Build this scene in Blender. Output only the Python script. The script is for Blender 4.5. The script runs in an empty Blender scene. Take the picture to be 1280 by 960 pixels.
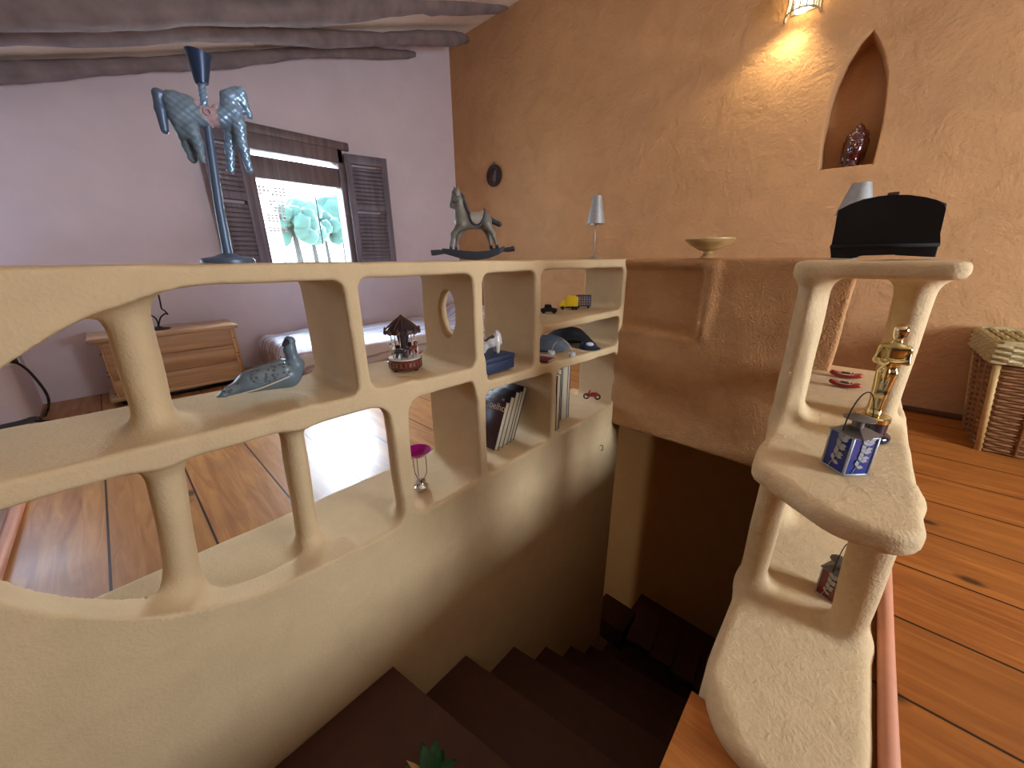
import bpy, bmesh, math, random
import numpy as np
from mathutils import Vector, Matrix
from mathutils.bvhtree import BVHTree
random.seed(7); np.random.seed(7)
SC = bpy.context.scene
COL = SC.collection
PI = math.pi
# ------------------------------------------------------------------ camera frame (1280x960 photograph)
FPX = 460.0; PITCH = math.radians(18.8); YAW = math.radians(43); ROLL = math.radians(-0.45); HC = 0.92
CF = Vector((-math.sin(YAW)*math.cos(PITCH), math.cos(YAW)*math.cos(PITCH), -math.sin(PITCH)))
_r = Vector((math.cos(YAW), math.sin(YAW), 0)); _u = _r.cross(CF)
CR = _r*math.cos(ROLL) + _u*math.sin(ROLL); CU = CR.cross(CF)
CP = Vector((0, 0, HC))
def ray(x, y): return CF + CR*((x-640)/FPX) + CU*((480-y)/FPX)
def onx(x, y, X): d = ray(x, y); return CP + d*(X/d.x)
def ony(x, y, Y): d = ray(x, y); return CP + d*(Y/d.y)
def onz(x, y, Z): d = ray(x, y); return CP + d*((Z-HC)/d.z)
class Fr:
    """upright frame standing at a real point: local x across the line of sight, local y away, local z up"""
    def __init__(s, o):
        s.o = Vector(o); h = Vector((s.o.x, s.o.y, 0)).normalized(); s.n = h
        s.ax = Vector((h.y, -h.x, 0)); s.rz = math.atan2(s.ax.y, s.ax.x)
    def L(s, x, y, dy=0.0):
        d = ray(x, y); D = (s.o-CP).dot(s.n)+dy
        p = CP + d*(D/d.dot(s.n)) - s.o
        return Vector((p.dot(s.ax), dy, p.z))
# ------------------------------------------------------------------ materials
def srgb(r, g, b):
    f = lambda c: (c/12.92 if c <= .04045 else ((c+.055)/1.055)**2.4)
    return (f(r/255), f(g/255), f(b/255), 1)
class NT:
    def __init__(s, name):
        s.m = bpy.data.materials.new(name); s.m.use_nodes = True
        s.t = s.m.node_tree; s.b = s.t.nodes['Principled BSDF']
    def n(s, kind, **kw):
        nd = s.t.nodes.new(kind)
        for k, v in kw.items():
            if k in nd.inputs.keys(): nd.inputs[k].default_value = v
            else: setattr(nd, k, v)
        return nd
    def l(s, a, b): s.t.links.new(a, b)
    def math(s, op, a, b=None, c=None):
        nd = s.t.nodes.new('ShaderNodeMath'); nd.operation = op
        for i, v in enumerate((a, b, c)):
            if v is None: continue
            if isinstance(v, (int, float)): nd.inputs[i].default_value = v
            else: s.l(v, nd.inputs[i])
        return nd.outputs[0]
    def mix(s, f, a, b):
        nd = s.t.nodes.new('ShaderNodeMix'); nd.data_type = 'RGBA'
        for i, v in ((0, f), (6, a), (7, b)):
            if isinstance(v, (int, float)): nd.inputs[i].default_value = v
            elif isinstance(v, tuple): nd.inputs[i].default_value = v
            else: s.l(v, nd.inputs[i])
        return nd.outputs[2]
    def ramp(s, f, stops):
        nd = s.t.nodes.new('ShaderNodeValToRGB'); e = nd.color_ramp.elements
        while len(e) < len(stops): e.new(.5)
        for i, (p, c) in enumerate(stops): e[i].position = p; e[i].color = c
        s.l(f, nd.inputs[0]); return nd.outputs[0]
    def bump(s, h, strength, dist):
        nd = s.t.nodes.new('ShaderNodeBump'); nd.inputs['Strength'].default_value = strength
        nd.inputs['Distance'].default_value = dist; s.l(h, nd.inputs['Height'])
        s.l(nd.outputs[0], s.b.inputs['Normal'])
def simple(name, c, rough=.6, metal=0, spec=None, emit=None, es=0, trans=0, coat=0, noise=0, nscale=40):
    t = NT(name); t.b.inputs['Roughness'].default_value = rough; t.b.inputs['Metallic'].default_value = metal
    t.b.inputs['Base Color'].default_value = c
    if noise:
        tc = t.n('ShaderNodeTexCoord'); nz = t.n('ShaderNodeTexNoise', Scale=nscale, Detail=4.0); t.l(tc.outputs['Object'], nz.inputs['Vector'])
        dk = tuple(x*(1-noise) for x in c[:3])+(1,); lt = tuple(min(1, x*(1+noise)) for x in c[:3])+(1,)
        t.l(t.mix(nz.outputs[0], dk, lt), t.b.inputs['Base Color'])
        t.bump(nz.outputs[0], .25, .004)
    if trans: t.b.inputs['Transmission Weight'].default_value = trans
    if coat: t.b.inputs['Coat Weight'].default_value = coat
    if emit: t.b.inputs['Emission Color'].default_value = emit; t.b.inputs['Emission Strength'].default_value = es
    return t.m
def plaster(name, c, var=.10, strength=.35, fine=60, coarse=7, dist=.006, pits=False):
    t = NT(name); t.b.inputs['Roughness'].default_value = .92; t.b.inputs['Specular IOR Level'].default_value = .15
    g = t.n('ShaderNodeNewGeometry'); P = g.outputs['Position']
    n1 = t.n('ShaderNodeTexNoise', Scale=fine*1.0, Detail=6.0, Roughness=.65); t.l(P, n1.inputs['Vector'])
    n2 = t.n('ShaderNodeTexNoise', Scale=coarse*1.0, Detail=5.0, Roughness=.6, Distortion=.6); t.l(P, n2.inputs['Vector'])
    n3 = t.n('ShaderNodeTexNoise', Scale=1.7, Detail=3.0); t.l(P, n3.inputs['Vector'])
    dk = tuple(x*(1-var*1.6) for x in c[:3])+(1,); lt = tuple(min(1, x*(1+var)) for x in c[:3])+(1,)
    f = t.math('ADD', t.math('MULTIPLY', n2.outputs[0], .55), t.math('MULTIPLY', n3.outputs[0], .45))
    t.l(t.ramp(f, [(.3, dk), (.7, lt)]), t.b.inputs['Base Color'])
    h = t.math('ADD', t.math('MULTIPLY', n2.outputs[0], 1.6), t.math('MULTIPLY', n1.outputs[0], .5))
    if pits:
        mu = t.n('ShaderNodeTexNoise', Scale=130.0, Detail=2.0); t.l(P, mu.inputs['Vector'])
        h = t.math('ADD', h, t.math('MULTIPLY', t.math('POWER', mu.outputs[0], 3.0), 1.2))
    t.bump(h, strength, dist)
    return t.m
def planks(name, base, dark, width, phase, gap=.004, rough=.35, scuff=.25):
    t = NT(name); g = t.n('ShaderNodeNewGeometry'); P = g.outputs['Position']
    sx = t.n('ShaderNodeSeparateXYZ'); t.l(P, sx.inputs[0])
    v = t.math('DIVIDE', t.math('SUBTRACT', sx.outputs['Y'], phase), width)
    idx = t.math('FLOOR', v); fr = t.math('FRACT', v)
    wn = t.n('ShaderNodeTexWhiteNoise'); wn.noise_dimensions = '1D'; t.l(idx, wn.inputs['W'])
    cb = t.n('ShaderNodeCombineXYZ')
    t.l(t.math('ADD', t.math('MULTIPLY', sx.outputs['X'], 1.6), t.math('MULTIPLY', wn.outputs[0], 31.0)), cb.inputs[0])
    t.l(t.math('MULTIPLY', sx.outputs['Y'], 16.0), cb.inputs[1])
    gr = t.n('ShaderNodeTexNoise', Scale=1.6, Detail=5.0, Roughness=.6, Distortion=.9); t.l(cb.outputs[0], gr.inputs['Vector'])
    cb2 = t.n('ShaderNodeCombineXYZ'); t.l(t.math('MULTIPLY', sx.outputs['X'], 3.2), cb2.inputs[0]); t.l(t.math('MULTIPLY', sx.outputs['Y'], 6.0), cb2.inputs[1])
    vo = t.n('ShaderNodeTexVoronoi', Scale=1.0); t.l(cb2.outputs[0], vo.inputs['Vector'])
    knot = t.ramp(vo.outputs['Distance'], [(.05, (1, 1, 1, 1)), (.13, (0, 0, 0, 1))])
    blot = t.n('ShaderNodeTexNoise', Scale=3.0, Detail=3.0); t.l(P, blot.inputs['Vector'])
    mid = tuple((a+b)/2 for a, b in zip(base, dark))
    c = t.ramp(gr.outputs[0], [(.25, dark), (.5, mid), (.7, base)])
    c = t.mix(t.math('MULTIPLY', wn.outputs[0], .45), c, tuple(x*.62 for x in base[:3])+(1,))
    c = t.mix(t.math('MULTIPLY', t.ramp(blot.outputs[0], [(.5, (0, 0, 0, 1)), (.75, (1, 1, 1, 1))]), .4), c, tuple(x*.4 for x in base[:3])+(1,))
    c = t.mix(t.math('MULTIPLY', knot, .85), c, (.03, .015, .008, 1))
    e = t.math('LESS_THAN', t.math('MINIMUM', fr, t.math('SUBTRACT', 1.0, fr)), gap/width)
    c = t.mix(t.math('MULTIPLY', e, .93), c, (.012, .006, .003, 1))
    t.l(c, t.b.inputs['Base Color'])
    t.b.inputs['Specular IOR Level'].default_value = .22
    rr = t.math('ADD', rough, t.math('MULTIPLY', blot.outputs[0], scuff)); t.l(rr, t.b.inputs['Roughness'])
    t.bump(t.math('SUBTRACT', t.math('MULTIPLY', gr.outputs[0], .3), t.math('MULTIPLY', e, 1.0)), .3, .003)
    return t.m
def woodmat(name, base, dark, axis='X', sc=1.0, rough=.5):
    t = NT(name); tc = t.n('ShaderNodeTexCoord'); mp = t.n('ShaderNodeMapping')
    s = {'X': (1.5, 22, 22), 'Y': (22, 1.5, 22), 'Z': (22, 22, 1.5)}[axis]; mp.inputs['Scale'].default_value = tuple(v*sc for v in s)
    t.l(tc.outputs['Object'], mp.inputs[0]); nz = t.n('ShaderNodeTexNoise', Scale=1.0, Detail=5.0, Distortion=.7); t.l(mp.outputs[0], nz.inputs['Vector'])
    t.l(t.ramp(nz.outputs[0], [(.3, dark), (.68, base)]), t.b.inputs['Base Color']); t.b.inputs['Roughness'].default_value = rough
    t.bump(nz.outputs[0], .2, .003); return t.m
M = {}
M['plaster_r'] = plaster('rough_cream_plaster', srgb(216, 190, 150), .09, .42, 150, 48, .004, True)
M['plaster'] = plaster('cream_plaster', srgb(214, 188, 148), .07, .30, 70, 9, .005, True)
M['plaster_end'] = plaster('rough_brown_plaster', srgb(190, 142, 98), .12, .75, 60, 13, .009, True)
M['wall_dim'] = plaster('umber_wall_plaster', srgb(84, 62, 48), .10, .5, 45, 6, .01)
M['wall_l'] = plaster('hazed_wall_plaster', srgb(224, 212, 222), .05, .25, 40, 4, .006)  # cool mauve cast of the window haze is mixed into this base colour
M['wall_b'] = plaster('ochre_wall_plaster', srgb(196, 150, 106), .10, .85, 45, 6, .014)
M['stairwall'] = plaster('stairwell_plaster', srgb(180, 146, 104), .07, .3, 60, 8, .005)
M['ceil'] = plaster('ceiling_plaster', srgb(236, 222, 206), .08, .4, 40, 5, .01)
M['floor_l'] = planks('scuffed_pine_planks', srgb(206, 150, 92), srgb(150, 94, 50), .256, -.2, .0035, .20, .25)
M['floor_r'] = planks('varnished_pine_planks', srgb(184, 114, 52), srgb(126, 66, 26), .26, .20, .0035, .33, .2)
M['beam'] = simple('rough_hazed_beam_wood', srgb(128, 116, 118), .85, noise=.5, nscale=9)  # grey-blue haze veil tinted into the wood colour
M['stair'] = simple('dark_stair_wood', srgb(70, 40, 30), .6, noise=.3, nscale=14)
M['edge'] = simple('pale_step_edge', srgb(200, 180, 170), .6)  # pale colour along the nosings of the turning treads
M['shutter'] = woodmat('hazed_shutter_wood', srgb(122, 112, 122), srgb(90, 82, 92), 'Z')  # brown wood painted blue-grey to carry the haze around the window
M['frame'] = woodmat('hazed_frame_wood', srgb(126, 108, 110), srgb(94, 80, 84), 'Z')  # bluish haze coloured into the frame and blind wood
M['chest'] = woodmat('chest_pine', srgb(204, 168, 132), srgb(158, 120, 90), 'Y')
M['chest_end'] = woodmat('chest_pine_end', srgb(214, 176, 130), srgb(170, 128, 90), 'Z')
M['black'] = simple('black_plastic', srgb(20, 20, 24), .4)
M['iron'] = simple('black_iron', srgb(34, 32, 34), .5, .6)
M['case'] = simple('near_black_wood', srgb(14, 8, 7), .85, noise=.3, nscale=20)
M['casebrown'] = simple('dark_brown_leather', srgb(92, 58, 40), .5)
M['silver'] = simple('brushed_silver', srgb(188, 188, 184), .38, .75, noise=.12, nscale=50)
M['shade'] = simple('silver_lamp_shade', srgb(172, 174, 176), .45, .6, noise=.25, nscale=70)
M['tin'] = simple('tarnished_tin', srgb(128, 130, 132), .38, .85, noise=.2, nscale=30)
M['chrome'] = simple('chrome', srgb(220, 220, 222), .08, 1)
M['gold'] = simple('polished_gold', srgb(214, 196, 140), .18, 1)
M['goldtop'] = simple('silvery_gold', srgb(226, 210, 176), .14, 1)
M['blueblack'] = simple('glossy_blue_black', srgb(22, 26, 50), .15, coat=.6)
M['lantern'] = simple('pale_grey_tin', srgb(176, 184, 194), .42, .55, noise=.12, nscale=60)
M['blueglass'] = simple('cobalt_glass', srgb(20, 48, 140), .12, coat=.5)
M['redglass'] = simple('dark_red_glass', srgb(110, 18, 22), .12, coat=.5)
M['magenta'] = simple('magenta_glass', srgb(168, 20, 130), .1, coat=.6)
M['olive'] = simple('olive_glass', srgb(74, 72, 30), .08, coat=.8)
M['garnet'] = simple('garnet_glass', srgb(66, 6, 8), .06, coat=1)
M['navy'] = simple('navy_box', srgb(38, 52, 84), .55, noise=.12, nscale=25)
M['white'] = simple('white_ceramic', srgb(226, 226, 226), .22, coat=.4)
M['greycer'] = simple('grey_glaze', srgb(84, 80, 80), .3)
M['plate'] = simple('white_plastic', srgb(215, 222, 228), .4)
M['bowl'] = woodmat('pale_turned_wood', srgb(206, 172, 116), srgb(160, 122, 70), 'X', 1.5, .4)
M['plaque'] = simple('dark_bronze', srgb(58, 38, 34), .45, .3, noise=.5, nscale=60)
M['pinktube'] = simple('salmon_skirting', srgb(206, 140, 108), .55, noise=.08)
M['hat1'] = simple('black_felt', srgb(22, 22, 28), .75, noise=.3, nscale=60)
M['hat2'] = simple('grey_cloth', srgb(98, 106, 122), .9, noise=.25, nscale=60)
M['cap'] = simple('navy_cloth', srgb(26, 36, 66), .8)
M['paper'] = simple('cream_pages', srgb(232, 222, 196), .8)
M['cover'] = simple('dark_book_cover', srgb(30, 26, 32), .35)
M['cover2'] = simple('plum_book_cover', srgb(62, 36, 44), .35)
M['cover3'] = simple('blue_book_cover', srgb(30, 40, 72), .35)
M['cover4'] = simple('pale_book_cover', srgb(206, 200, 190), .4)
M['letter'] = simple('tan_print', srgb(214, 186, 150), .5)
M['yellow'] = simple('yellow_enamel', srgb(226, 186, 34), .3, coat=.4)
M['red'] = simple('red_enamel', srgb(150, 30, 28), .3, coat=.3)
M['maroon'] = simple('maroon_lacquer', srgb(96, 34, 34), .25, coat=.5)
M['carroof'] = simple('dark_painted_tin', srgb(62, 54, 62), .4, .3, noise=.3, nscale=60)
M['cream'] = simple('cream_paint', srgb(214, 204, 190), .45)
M['horseg'] = simple('weathered_grey_paint', srgb(116, 114, 104), .5, .1, noise=.5, nscale=38)
M['horsed'] = simple('dark_slate_paint', srgb(46, 48, 58), .5, noise=.3, nscale=30)
M['saddle'] = simple('pale_saddle_paint', srgb(158, 152, 140), .5, noise=.2)
M['horseb'] = simple('hazed_silver_leaf', srgb(136, 166, 196), .34, .55, noise=.4, nscale=45)  # haze blue painted into the carousel horse, pole and finial colours
M['horset'] = simple('hazed_grey_paint', srgb(112, 132, 150), .55, .15, noise=.25, nscale=40)
M['pole'] = simple('hazed_slate_pole', srgb(86, 104, 130), .4, .3, noise=.15)
M['finial'] = simple('hazed_dark_finial', srgb(48, 66, 98), .35, .3)
M['pinkpaint'] = simple('dusty_pink_paint', srgb(176, 150, 158), .5, noise=.2)
M['wick'] = simple('brown_wicker', srgb(128, 84, 46), .6, noise=.35, nscale=60)
M['wickl'] = simple('pale_wicker', srgb(186, 152, 96), .6, noise=.3, nscale=60)
M['wickg'] = simple('straw_wicker', srgb(176, 160, 116), .65, noise=.4, nscale=70)
M['skirt'] = simple('dark_skirting', srgb(92, 54, 30), .6)
M['leafg'] = simple('dark_green_leaf', srgb(24, 82, 44), .4, noise=.4, nscale=50)
M['leaft'] = simple('dry_tan_leaf', srgb(196, 164, 112), .7)
M['terracotta'] = simple('terracotta', srgb(120, 66, 44), .8)
M['tree'] = simple('sunlit_foliage', srgb(14, 48, 40), .9, noise=.5, nscale=3)
M['render'] = simple('white_render', srgb(236, 232, 226), .9)
M['brickhole'] = simple('brick_grille', srgb(40, 26, 20), .9)
M['ground'] = simple('pale_ground', srgb(225, 220, 205), .95, noise=.15, nscale=2)
M['darkstone'] = simple('dark_scrub', srgb(20, 18, 16), .9)
M['bulb'] = simple('glowing_glass', (1, .85, .55, 1), .3, emit=(1, .78, .4, 1), es=14)
def duckmat():
    t = NT('speckled_duck_paint'); tc = t.n('ShaderNodeTexCoord')
    vo = t.n('ShaderNodeTexVoronoi', Scale=95.0); t.l(tc.outputs['Object'], vo.inputs['Vector'])
    nz = t.n('ShaderNodeTexNoise', Scale=30.0); t.l(tc.outputs['Object'], nz.inputs['Vector'])
    a = t.mix(nz.outputs[0], srgb(84, 98, 108), srgb(140, 150, 156))
    t.l(t.mix(t.math('MULTIPLY', t.math('LESS_THAN', vo.outputs['Distance'], .34), .6), a, srgb(28, 34, 40)), t.b.inputs['Base Color'])
    t.b.inputs['Roughness'].default_value = .35; return t.m
M['duck'] = duckmat()
M['duckp'] = simple('slate_duck_paint', srgb(104, 120, 132), .35, noise=.2)
def spread():
    t = NT('striped_bedspread'); g = t.n('ShaderNodeNewGeometry'); sx = t.n('ShaderNodeSeparateXYZ'); t.l(g.outputs['Position'], sx.inputs[0])
    w = t.n('ShaderNodeTexNoise', Scale=3.0); t.l(g.outputs['Position'], w.inputs['Vector'])
    v = t.math('FRACT', t.math('ADD', t.math('MULTIPLY', t.math('ADD', sx.outputs['X'], t.math('MULTIPLY', sx.outputs['Z'], -1.0)), 5.2), t.math('MULTIPLY', w.outputs[0], .5)))
    c = t.ramp(v, [(.0, srgb(226, 228, 240)), (.45, srgb(226, 228, 240)), (.52, srgb(150, 140, 170)), (.62, srgb(214, 216, 232)), (.8, srgb(226, 228, 240)), (.88, srgb(186, 130, 158)), (.96, srgb(226, 228, 240))])
    t.l(c, t.b.inputs['Base Color']); t.b.inputs['Roughness'].default_value = .9
    n = t.n('ShaderNodeTexNoise', Scale=70.0); t.l(g.outputs['Position'], n.inputs['Vector']); t.bump(n.outputs[0], .4, .006); return t.m
M['spread'] = spread()
M['blanket'] = simple('mauve_woven_blanket', srgb(196, 178, 178), .95, noise=.3, nscale=50)
def glassmat():
    t = NT('clear_window_glass'); o = t.t.nodes['Material Output']
    tr = t.n('ShaderNodeBsdfTransparent'); gl = t.n('ShaderNodeBsdfGlossy', Roughness=.02); mx = t.n('ShaderNodeMixShader', Fac=.05)
    t.l(tr.outputs[0], mx.inputs[1]); t.l(gl.outputs[0], mx.inputs[2]); t.l(mx.outputs[0], o.inputs[0]); return t.m
M['glass'] = glassmat()
# ------------------------------------------------------------------ object helpers
def link(name, me, m, parent=None, smooth=True):
    o = bpy.data.objects.new(name, me); COL.objects.link(o)
    if m is not None: me.materials.append(m)
    if smooth and not me.get('cust'):
        for p in me.polygons: p.use_smooth = True
    if parent is not None: o.parent = parent
    return o
def build(name, bm, m, parent=None, smooth=True, auto=35):
    me = bpy.data.meshes.new(name)
    bmesh.ops.recalc_face_normals(bm, faces=bm.faces)
    if smooth and auto:
        a = math.radians(auto)
        for e in bm.edges:
            if len(e.link_faces) == 2 and e.calc_face_angle(0) > a: e.smooth = False
    bm.to_mesh(me); bm.free()
    return link(name, me, m, parent, smooth)
def empty(name, loc, rz, label, cat, group=None):
    o = bpy.data.objects.new(name, None); COL.objects.link(o); o.empty_display_size = .02
    o.location = loc; o.rotation_euler = (0, 0, rz); return tag(o, label, cat, group)
def tag(o, label, cat, group=None, kind=None):
    o['label'] = label; o['category'] = cat
    if group: o['group'] = group
    if kind: o['kind'] = kind
    return o
def struct(o): o['kind'] = 'structure'; return o
BM = bmesh.new
def box(bm, x0, x1, y0, y1, z0, z1, bev=0, seg=2, mat=None):
    r = bmesh.ops.create_cube(bm, size=1); vs = r['verts']
    for v in vs: v.co = Vector((x0+(v.co.x+.5)*(x1-x0), y0+(v.co.y+.5)*(y1-y0), z0+(v.co.z+.5)*(z1-z0)))
    if mat is not None: bmesh.ops.transform(bm, matrix=mat, verts=vs)
    if bev:
        es = list({e for v in vs for e in v.link_edges})
        bmesh.ops.bevel(bm, geom=es, offset=bev, segments=seg, affect='EDGES', profile=.5)
    return bm
def lathe(bm, prof, n=32, c=(0, 0, 0), sx=1, sy=1):
    rings = []
    for r, z in prof:
        if r < 1e-6: rings.append([bm.verts.new((c[0], c[1], c[2]+z))])
        else: rings.append([bm.verts.new((c[0]+sx*r*math.cos(2*PI*i/n), c[1]+sy*r*math.sin(2*PI*i/n), c[2]+z)) for i in range(n)])
    for a, b in zip(rings[:-1], rings[1:]):
        for i in range(n):
            j = (i+1) % n
            if len(a) == 1 and len(b) == 1: continue
            if len(a) == 1: bm.faces.new((a[0], b[j], b[i]))
            elif len(b) == 1: bm.faces.new((a[i], a[j], b[0]))
            else: bm.faces.new((a[i], a[j], b[j], b[i]))
    return bm
def tube(bm, pts, rad, n=8, closed=False, cap=True):
    pts = [Vector(p) for p in pts]; k = len(pts); R = rad if isinstance(rad, (list, tuple)) else [rad]*k
    up = Vector((0, 0, 1)); rings = []; prev = None
    for i, p in enumerate(pts):
        if closed: t = pts[(i+1) % k]-pts[i-1]
        else: t = pts[min(i+1, k-1)]-pts[max(i-1, 0)]
        t = t.normalized() if t.length > 1e-9 else Vector((0, 0, 1))
        a = prev if prev is not None else (up if abs(t.z) < .9 else Vector((1, 0, 0)))
        a = (a - t*a.dot(t)); a = a.normalized() if a.length > 1e-6 else t.orthogonal().normalized()
        prev = a; b = t.cross(a)
        rings.append([bm.verts.new(p + (a*math.cos(2*PI*j/n)+b*math.sin(2*PI*j/n))*R[i]) for j in range(n)])
    seq = list(zip(rings[:-1], rings[1:]))
    if closed: seq.append((rings[-1], rings[0]))
    for a, b in seq:
        for j in range(n): bm.faces.new((a[j], a[(j+1) % n], b[(j+1) % n], b[j]))
    if cap and not closed: bm.faces.new(rings[0][::-1]); bm.faces.new(rings[-1])
    return bm
def spline(pts, m=6):
    pts = [Vector(p) for p in pts]; out = []
    for i in range(len(pts)-1):
        p0 = pts[max(i-1, 0)]; p1 = pts[i]; p2 = pts[i+1]; p3 = pts[min(i+2, len(pts)-1)]
        for j in range(m):
            t = j/m
            out.append(.5*((2*p1)+(p2-p0)*t+(2*p0-5*p1+4*p2-p3)*t*t+(3*p1-p0-3*p2+p3)*t**3))
    return out+[pts[-1]]
def prism(bm, poly, axis, a, b, bev=0, seg=2):
    """poly: 2D outline; extruded along axis from a to b"""
    f = {'x': lambda u, v, w: (w, u, v), 'y': lambda u, v, w: (u, w, v), 'z': lambda u, v, w: (u, v, w)}[axis]
    lo = [bm.verts.new(f(u, v, a)) for u, v in poly]; hi = [bm.verts.new(f(u, v, b)) for u, v in poly]; n = len(poly)
    fs = [bm.faces.new(lo[::-1]), bm.faces.new(hi)]
    for i in range(n): fs.append(bm.faces.new((lo[i], lo[(i+1) % n], hi[(i+1) % n], hi[i])))
    if bev:
        es = list({e for f_ in fs[:2] for e in f_.edges}); bmesh.ops.bevel(bm, geom=es, offset=bev, segments=seg, affect='EDGES', profile=.5)
    return bm
def ball(bm, c, r, sub=2, s=(1, 1, 1), rot=None):
    m = Matrix.Translation(Vector(c)) @ (rot.to_4x4() if rot else Matrix()) @ Matrix.Diagonal((r*s[0], r*s[1], r*s[2], 1))
    bmesh.ops.create_icosphere(bm, subdivisions=sub, radius=1, matrix=m); return bm
# ------------------------------------------------------------------ signed-distance modelling
def smin(a, b, k):
    h = np.clip(.5+.5*(b-a)/k, 0, 1); return b*(1-h)+a*h-k*h*(1-h)
def s_box(P, c, h, r=0.0):
    x, y, z = P; q = [np.abs(v-cc)-(hh-r) for v, cc, hh in zip((x, y, z), c, h)]
    o = np.sqrt(np.maximum(q[0], 0)**2+np.maximum(q[1], 0)**2+np.maximum(q[2], 0)**2)
    return o+np.minimum(np.maximum(q[0], np.maximum(q[1], q[2])), 0)-r
def s_bb(P, x0, x1, y0, y1, z0, z1, r=.01): return s_box(P, ((x0+x1)/2, (y0+y1)/2, (z0+z1)/2), ((x1-x0)/2, (y1-y0)/2, (z1-z0)/2), r)
def s_cap(P, a, b, ra, rb, sc=(1, 1, 1)):
    x, y, z = P; a = np.array(a, float); b = np.array(b, float); d = b-a; L = max(d@d, 1e-12)
    t = np.clip(((x-a[0])*d[0]+(y-a[1])*d[1]+(z-a[2])*d[2])/L, 0, 1)
    return np.sqrt(((x-a[0]-t*d[0])/sc[0])**2+((y-a[1]-t*d[1])/sc[1])**2+((z-a[2]-t*d[2])/sc[2])**2)-(ra+(rb-ra)*t)
def s_slab(P, x0, x1, y0, y1, z0, z1, rp, r):
    x, y, z = P; qx = np.abs(x-(x0+x1)/2)-((x1-x0)/2-rp); qy = np.abs(y-(y0+y1)/2)-((y1-y0)/2-rp)
    d = np.sqrt(np.maximum(qx, 0)**2+np.maximum(qy, 0)**2)+np.minimum(np.maximum(qx, qy), 0)-rp+r
    w = np.abs(z-(z0+z1)/2)-((z1-z0)/2-r)
    return np.sqrt(np.maximum(d, 0)**2+np.maximum(w, 0)**2)+np.minimum(np.maximum(d, w), 0)-r
def s_ell(P, c, r):
    x, y, z = P; k0 = np.sqrt(((x-c[0])/r[0])**2+((y-c[1])/r[1])**2+((z-c[2])/r[2])**2)
    return (k0-1)*min(r)
def s_col(P, c0, c1, z0, z1, r0, r1):
    """leaning elliptical column: centre and radii go from bottom to top"""
    x, y, z = P; t = np.clip((z-z0)/(z1-z0), 0, 1)
    cx = c0[0]+(c1[0]-c0[0])*t; cy = c0[1]+(c1[1]-c0[1])*t; rx = r0[0]+(r1[0]-r0[0])*t; ry = r0[1]+(r1[1]-r0[1])*t
    k = np.sqrt(((x-cx)/rx)**2+((y-cy)/ry)**2); d = (k-1)*np.minimum(rx, ry)
    return np.maximum(d, np.maximum(z0-z, z-z1))
def nets(f, o, h):
    """surface nets: quads of the zero level of f sampled at o + h*(i,j,k)"""
    s = f < 0; nx, ny, nz = f.shape
    cnt = np.zeros((nx-1, ny-1, nz-1)); acc = np.zeros((nx-1, ny-1, nz-1, 3))
    I = np.indices((nx-1, ny-1, nz-1)).astype(float)
    corners = [(a, b, c) for a in (0, 1) for b in (0, 1) for c in (0, 1)]
    V = {c: f[c[0]:nx-1+c[0], c[1]:ny-1+c[1], c[2]:nz-1+c[2]] for c in corners}
    for c in corners:
        for ax in range(3):
            if c[ax]: continue
            d = list(c); d[ax] = 1; d = tuple(d); A = V[c]; B = V[d]; m = (A < 0) != (B < 0)
            t = np.where(m, A/np.where(m, A-B, 1), 0); cnt += m
            for k in range(3): acc[..., k] += np.where(m, c[k]+(t if k == ax else 0), 0)
    act = cnt > 0; idx = -np.ones(act.shape, int); n = int(act.sum()); idx[act] = np.arange(n)
    vv = np.stack([(I[k][act]+acc[..., k][act]/cnt[act])*h+o[k] for k in range(3)], 1)
    Q = []
    for ax in range(3):
        b, c = [(1, 2), (2, 0), (0, 1)][ax]
        sl = [slice(0, -1)]*3; sl[b] = slice(1, -1); sl[c] = slice(1, -1)
        s0 = [slice(None)]*3; s1 = [slice(None)]*3; s0[ax] = slice(0, -1); s1[ax] = slice(1, None)
        m = (s[tuple(s0)] != s[tuple(s1)]); inside = s[tuple(s0)]
        w = np.argwhere(m)
        w = w[(w[:, b] > 0) & (w[:, c] > 0) & (w[:, b] < f.shape[b]-1) & (w[:, c] < f.shape[c]-1)]
        eb = np.zeros(3, int); eb[b] = 1; ec = np.zeros(3, int); ec[c] = 1
        q = np.stack([idx[tuple((w-eb-ec).T)], idx[tuple((w-ec).T)], idx[tuple(w.T)], idx[tuple((w-eb).T)]], 1)
        fl = ~inside[tuple(w.T)]; q[fl] = q[fl][:, ::-1]; Q.append(q)
    return vv, np.concatenate(Q)
def grid(lo, hi, h):
    ax = [np.arange(a, b+h*.5, h) for a, b in zip(lo, hi)]
    return np.meshgrid(*ax, indexing='ij')
def gradn(fn, v, e=.002):
    g = []
    for k in range(3):
        a = [v[:, i].copy() for i in range(3)]; b = [v[:, i].copy() for i in range(3)]; a[k] += e; b[k] -= e
        g.append(fn(a)-fn(b))
    g = np.stack(g, 1); return g/np.maximum(np.linalg.norm(g, axis=1, keepdims=True), 1e-9)
def mesh_from(name, v, q, nrm=None):
    me = bpy.data.meshes.new(name); me.from_pydata(v.tolist(), [], q.tolist()); me.validate(); me.update()
    for p in me.polygons: p.use_smooth = True
    if nrm is not None:
        me['cust'] = 1; me.normals_split_custom_set_from_vertices([tuple(x) for x in nrm])
    return me
def sdf_obj(name, fn, lo, hi, h, m, parent=None):
    P = grid(lo, hi, h); f = fn(P); v, q = nets(f, lo, h)
    return link(name, mesh_from(name, v, q, gradn(fn, v, h*.6)), m, parent)
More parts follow.
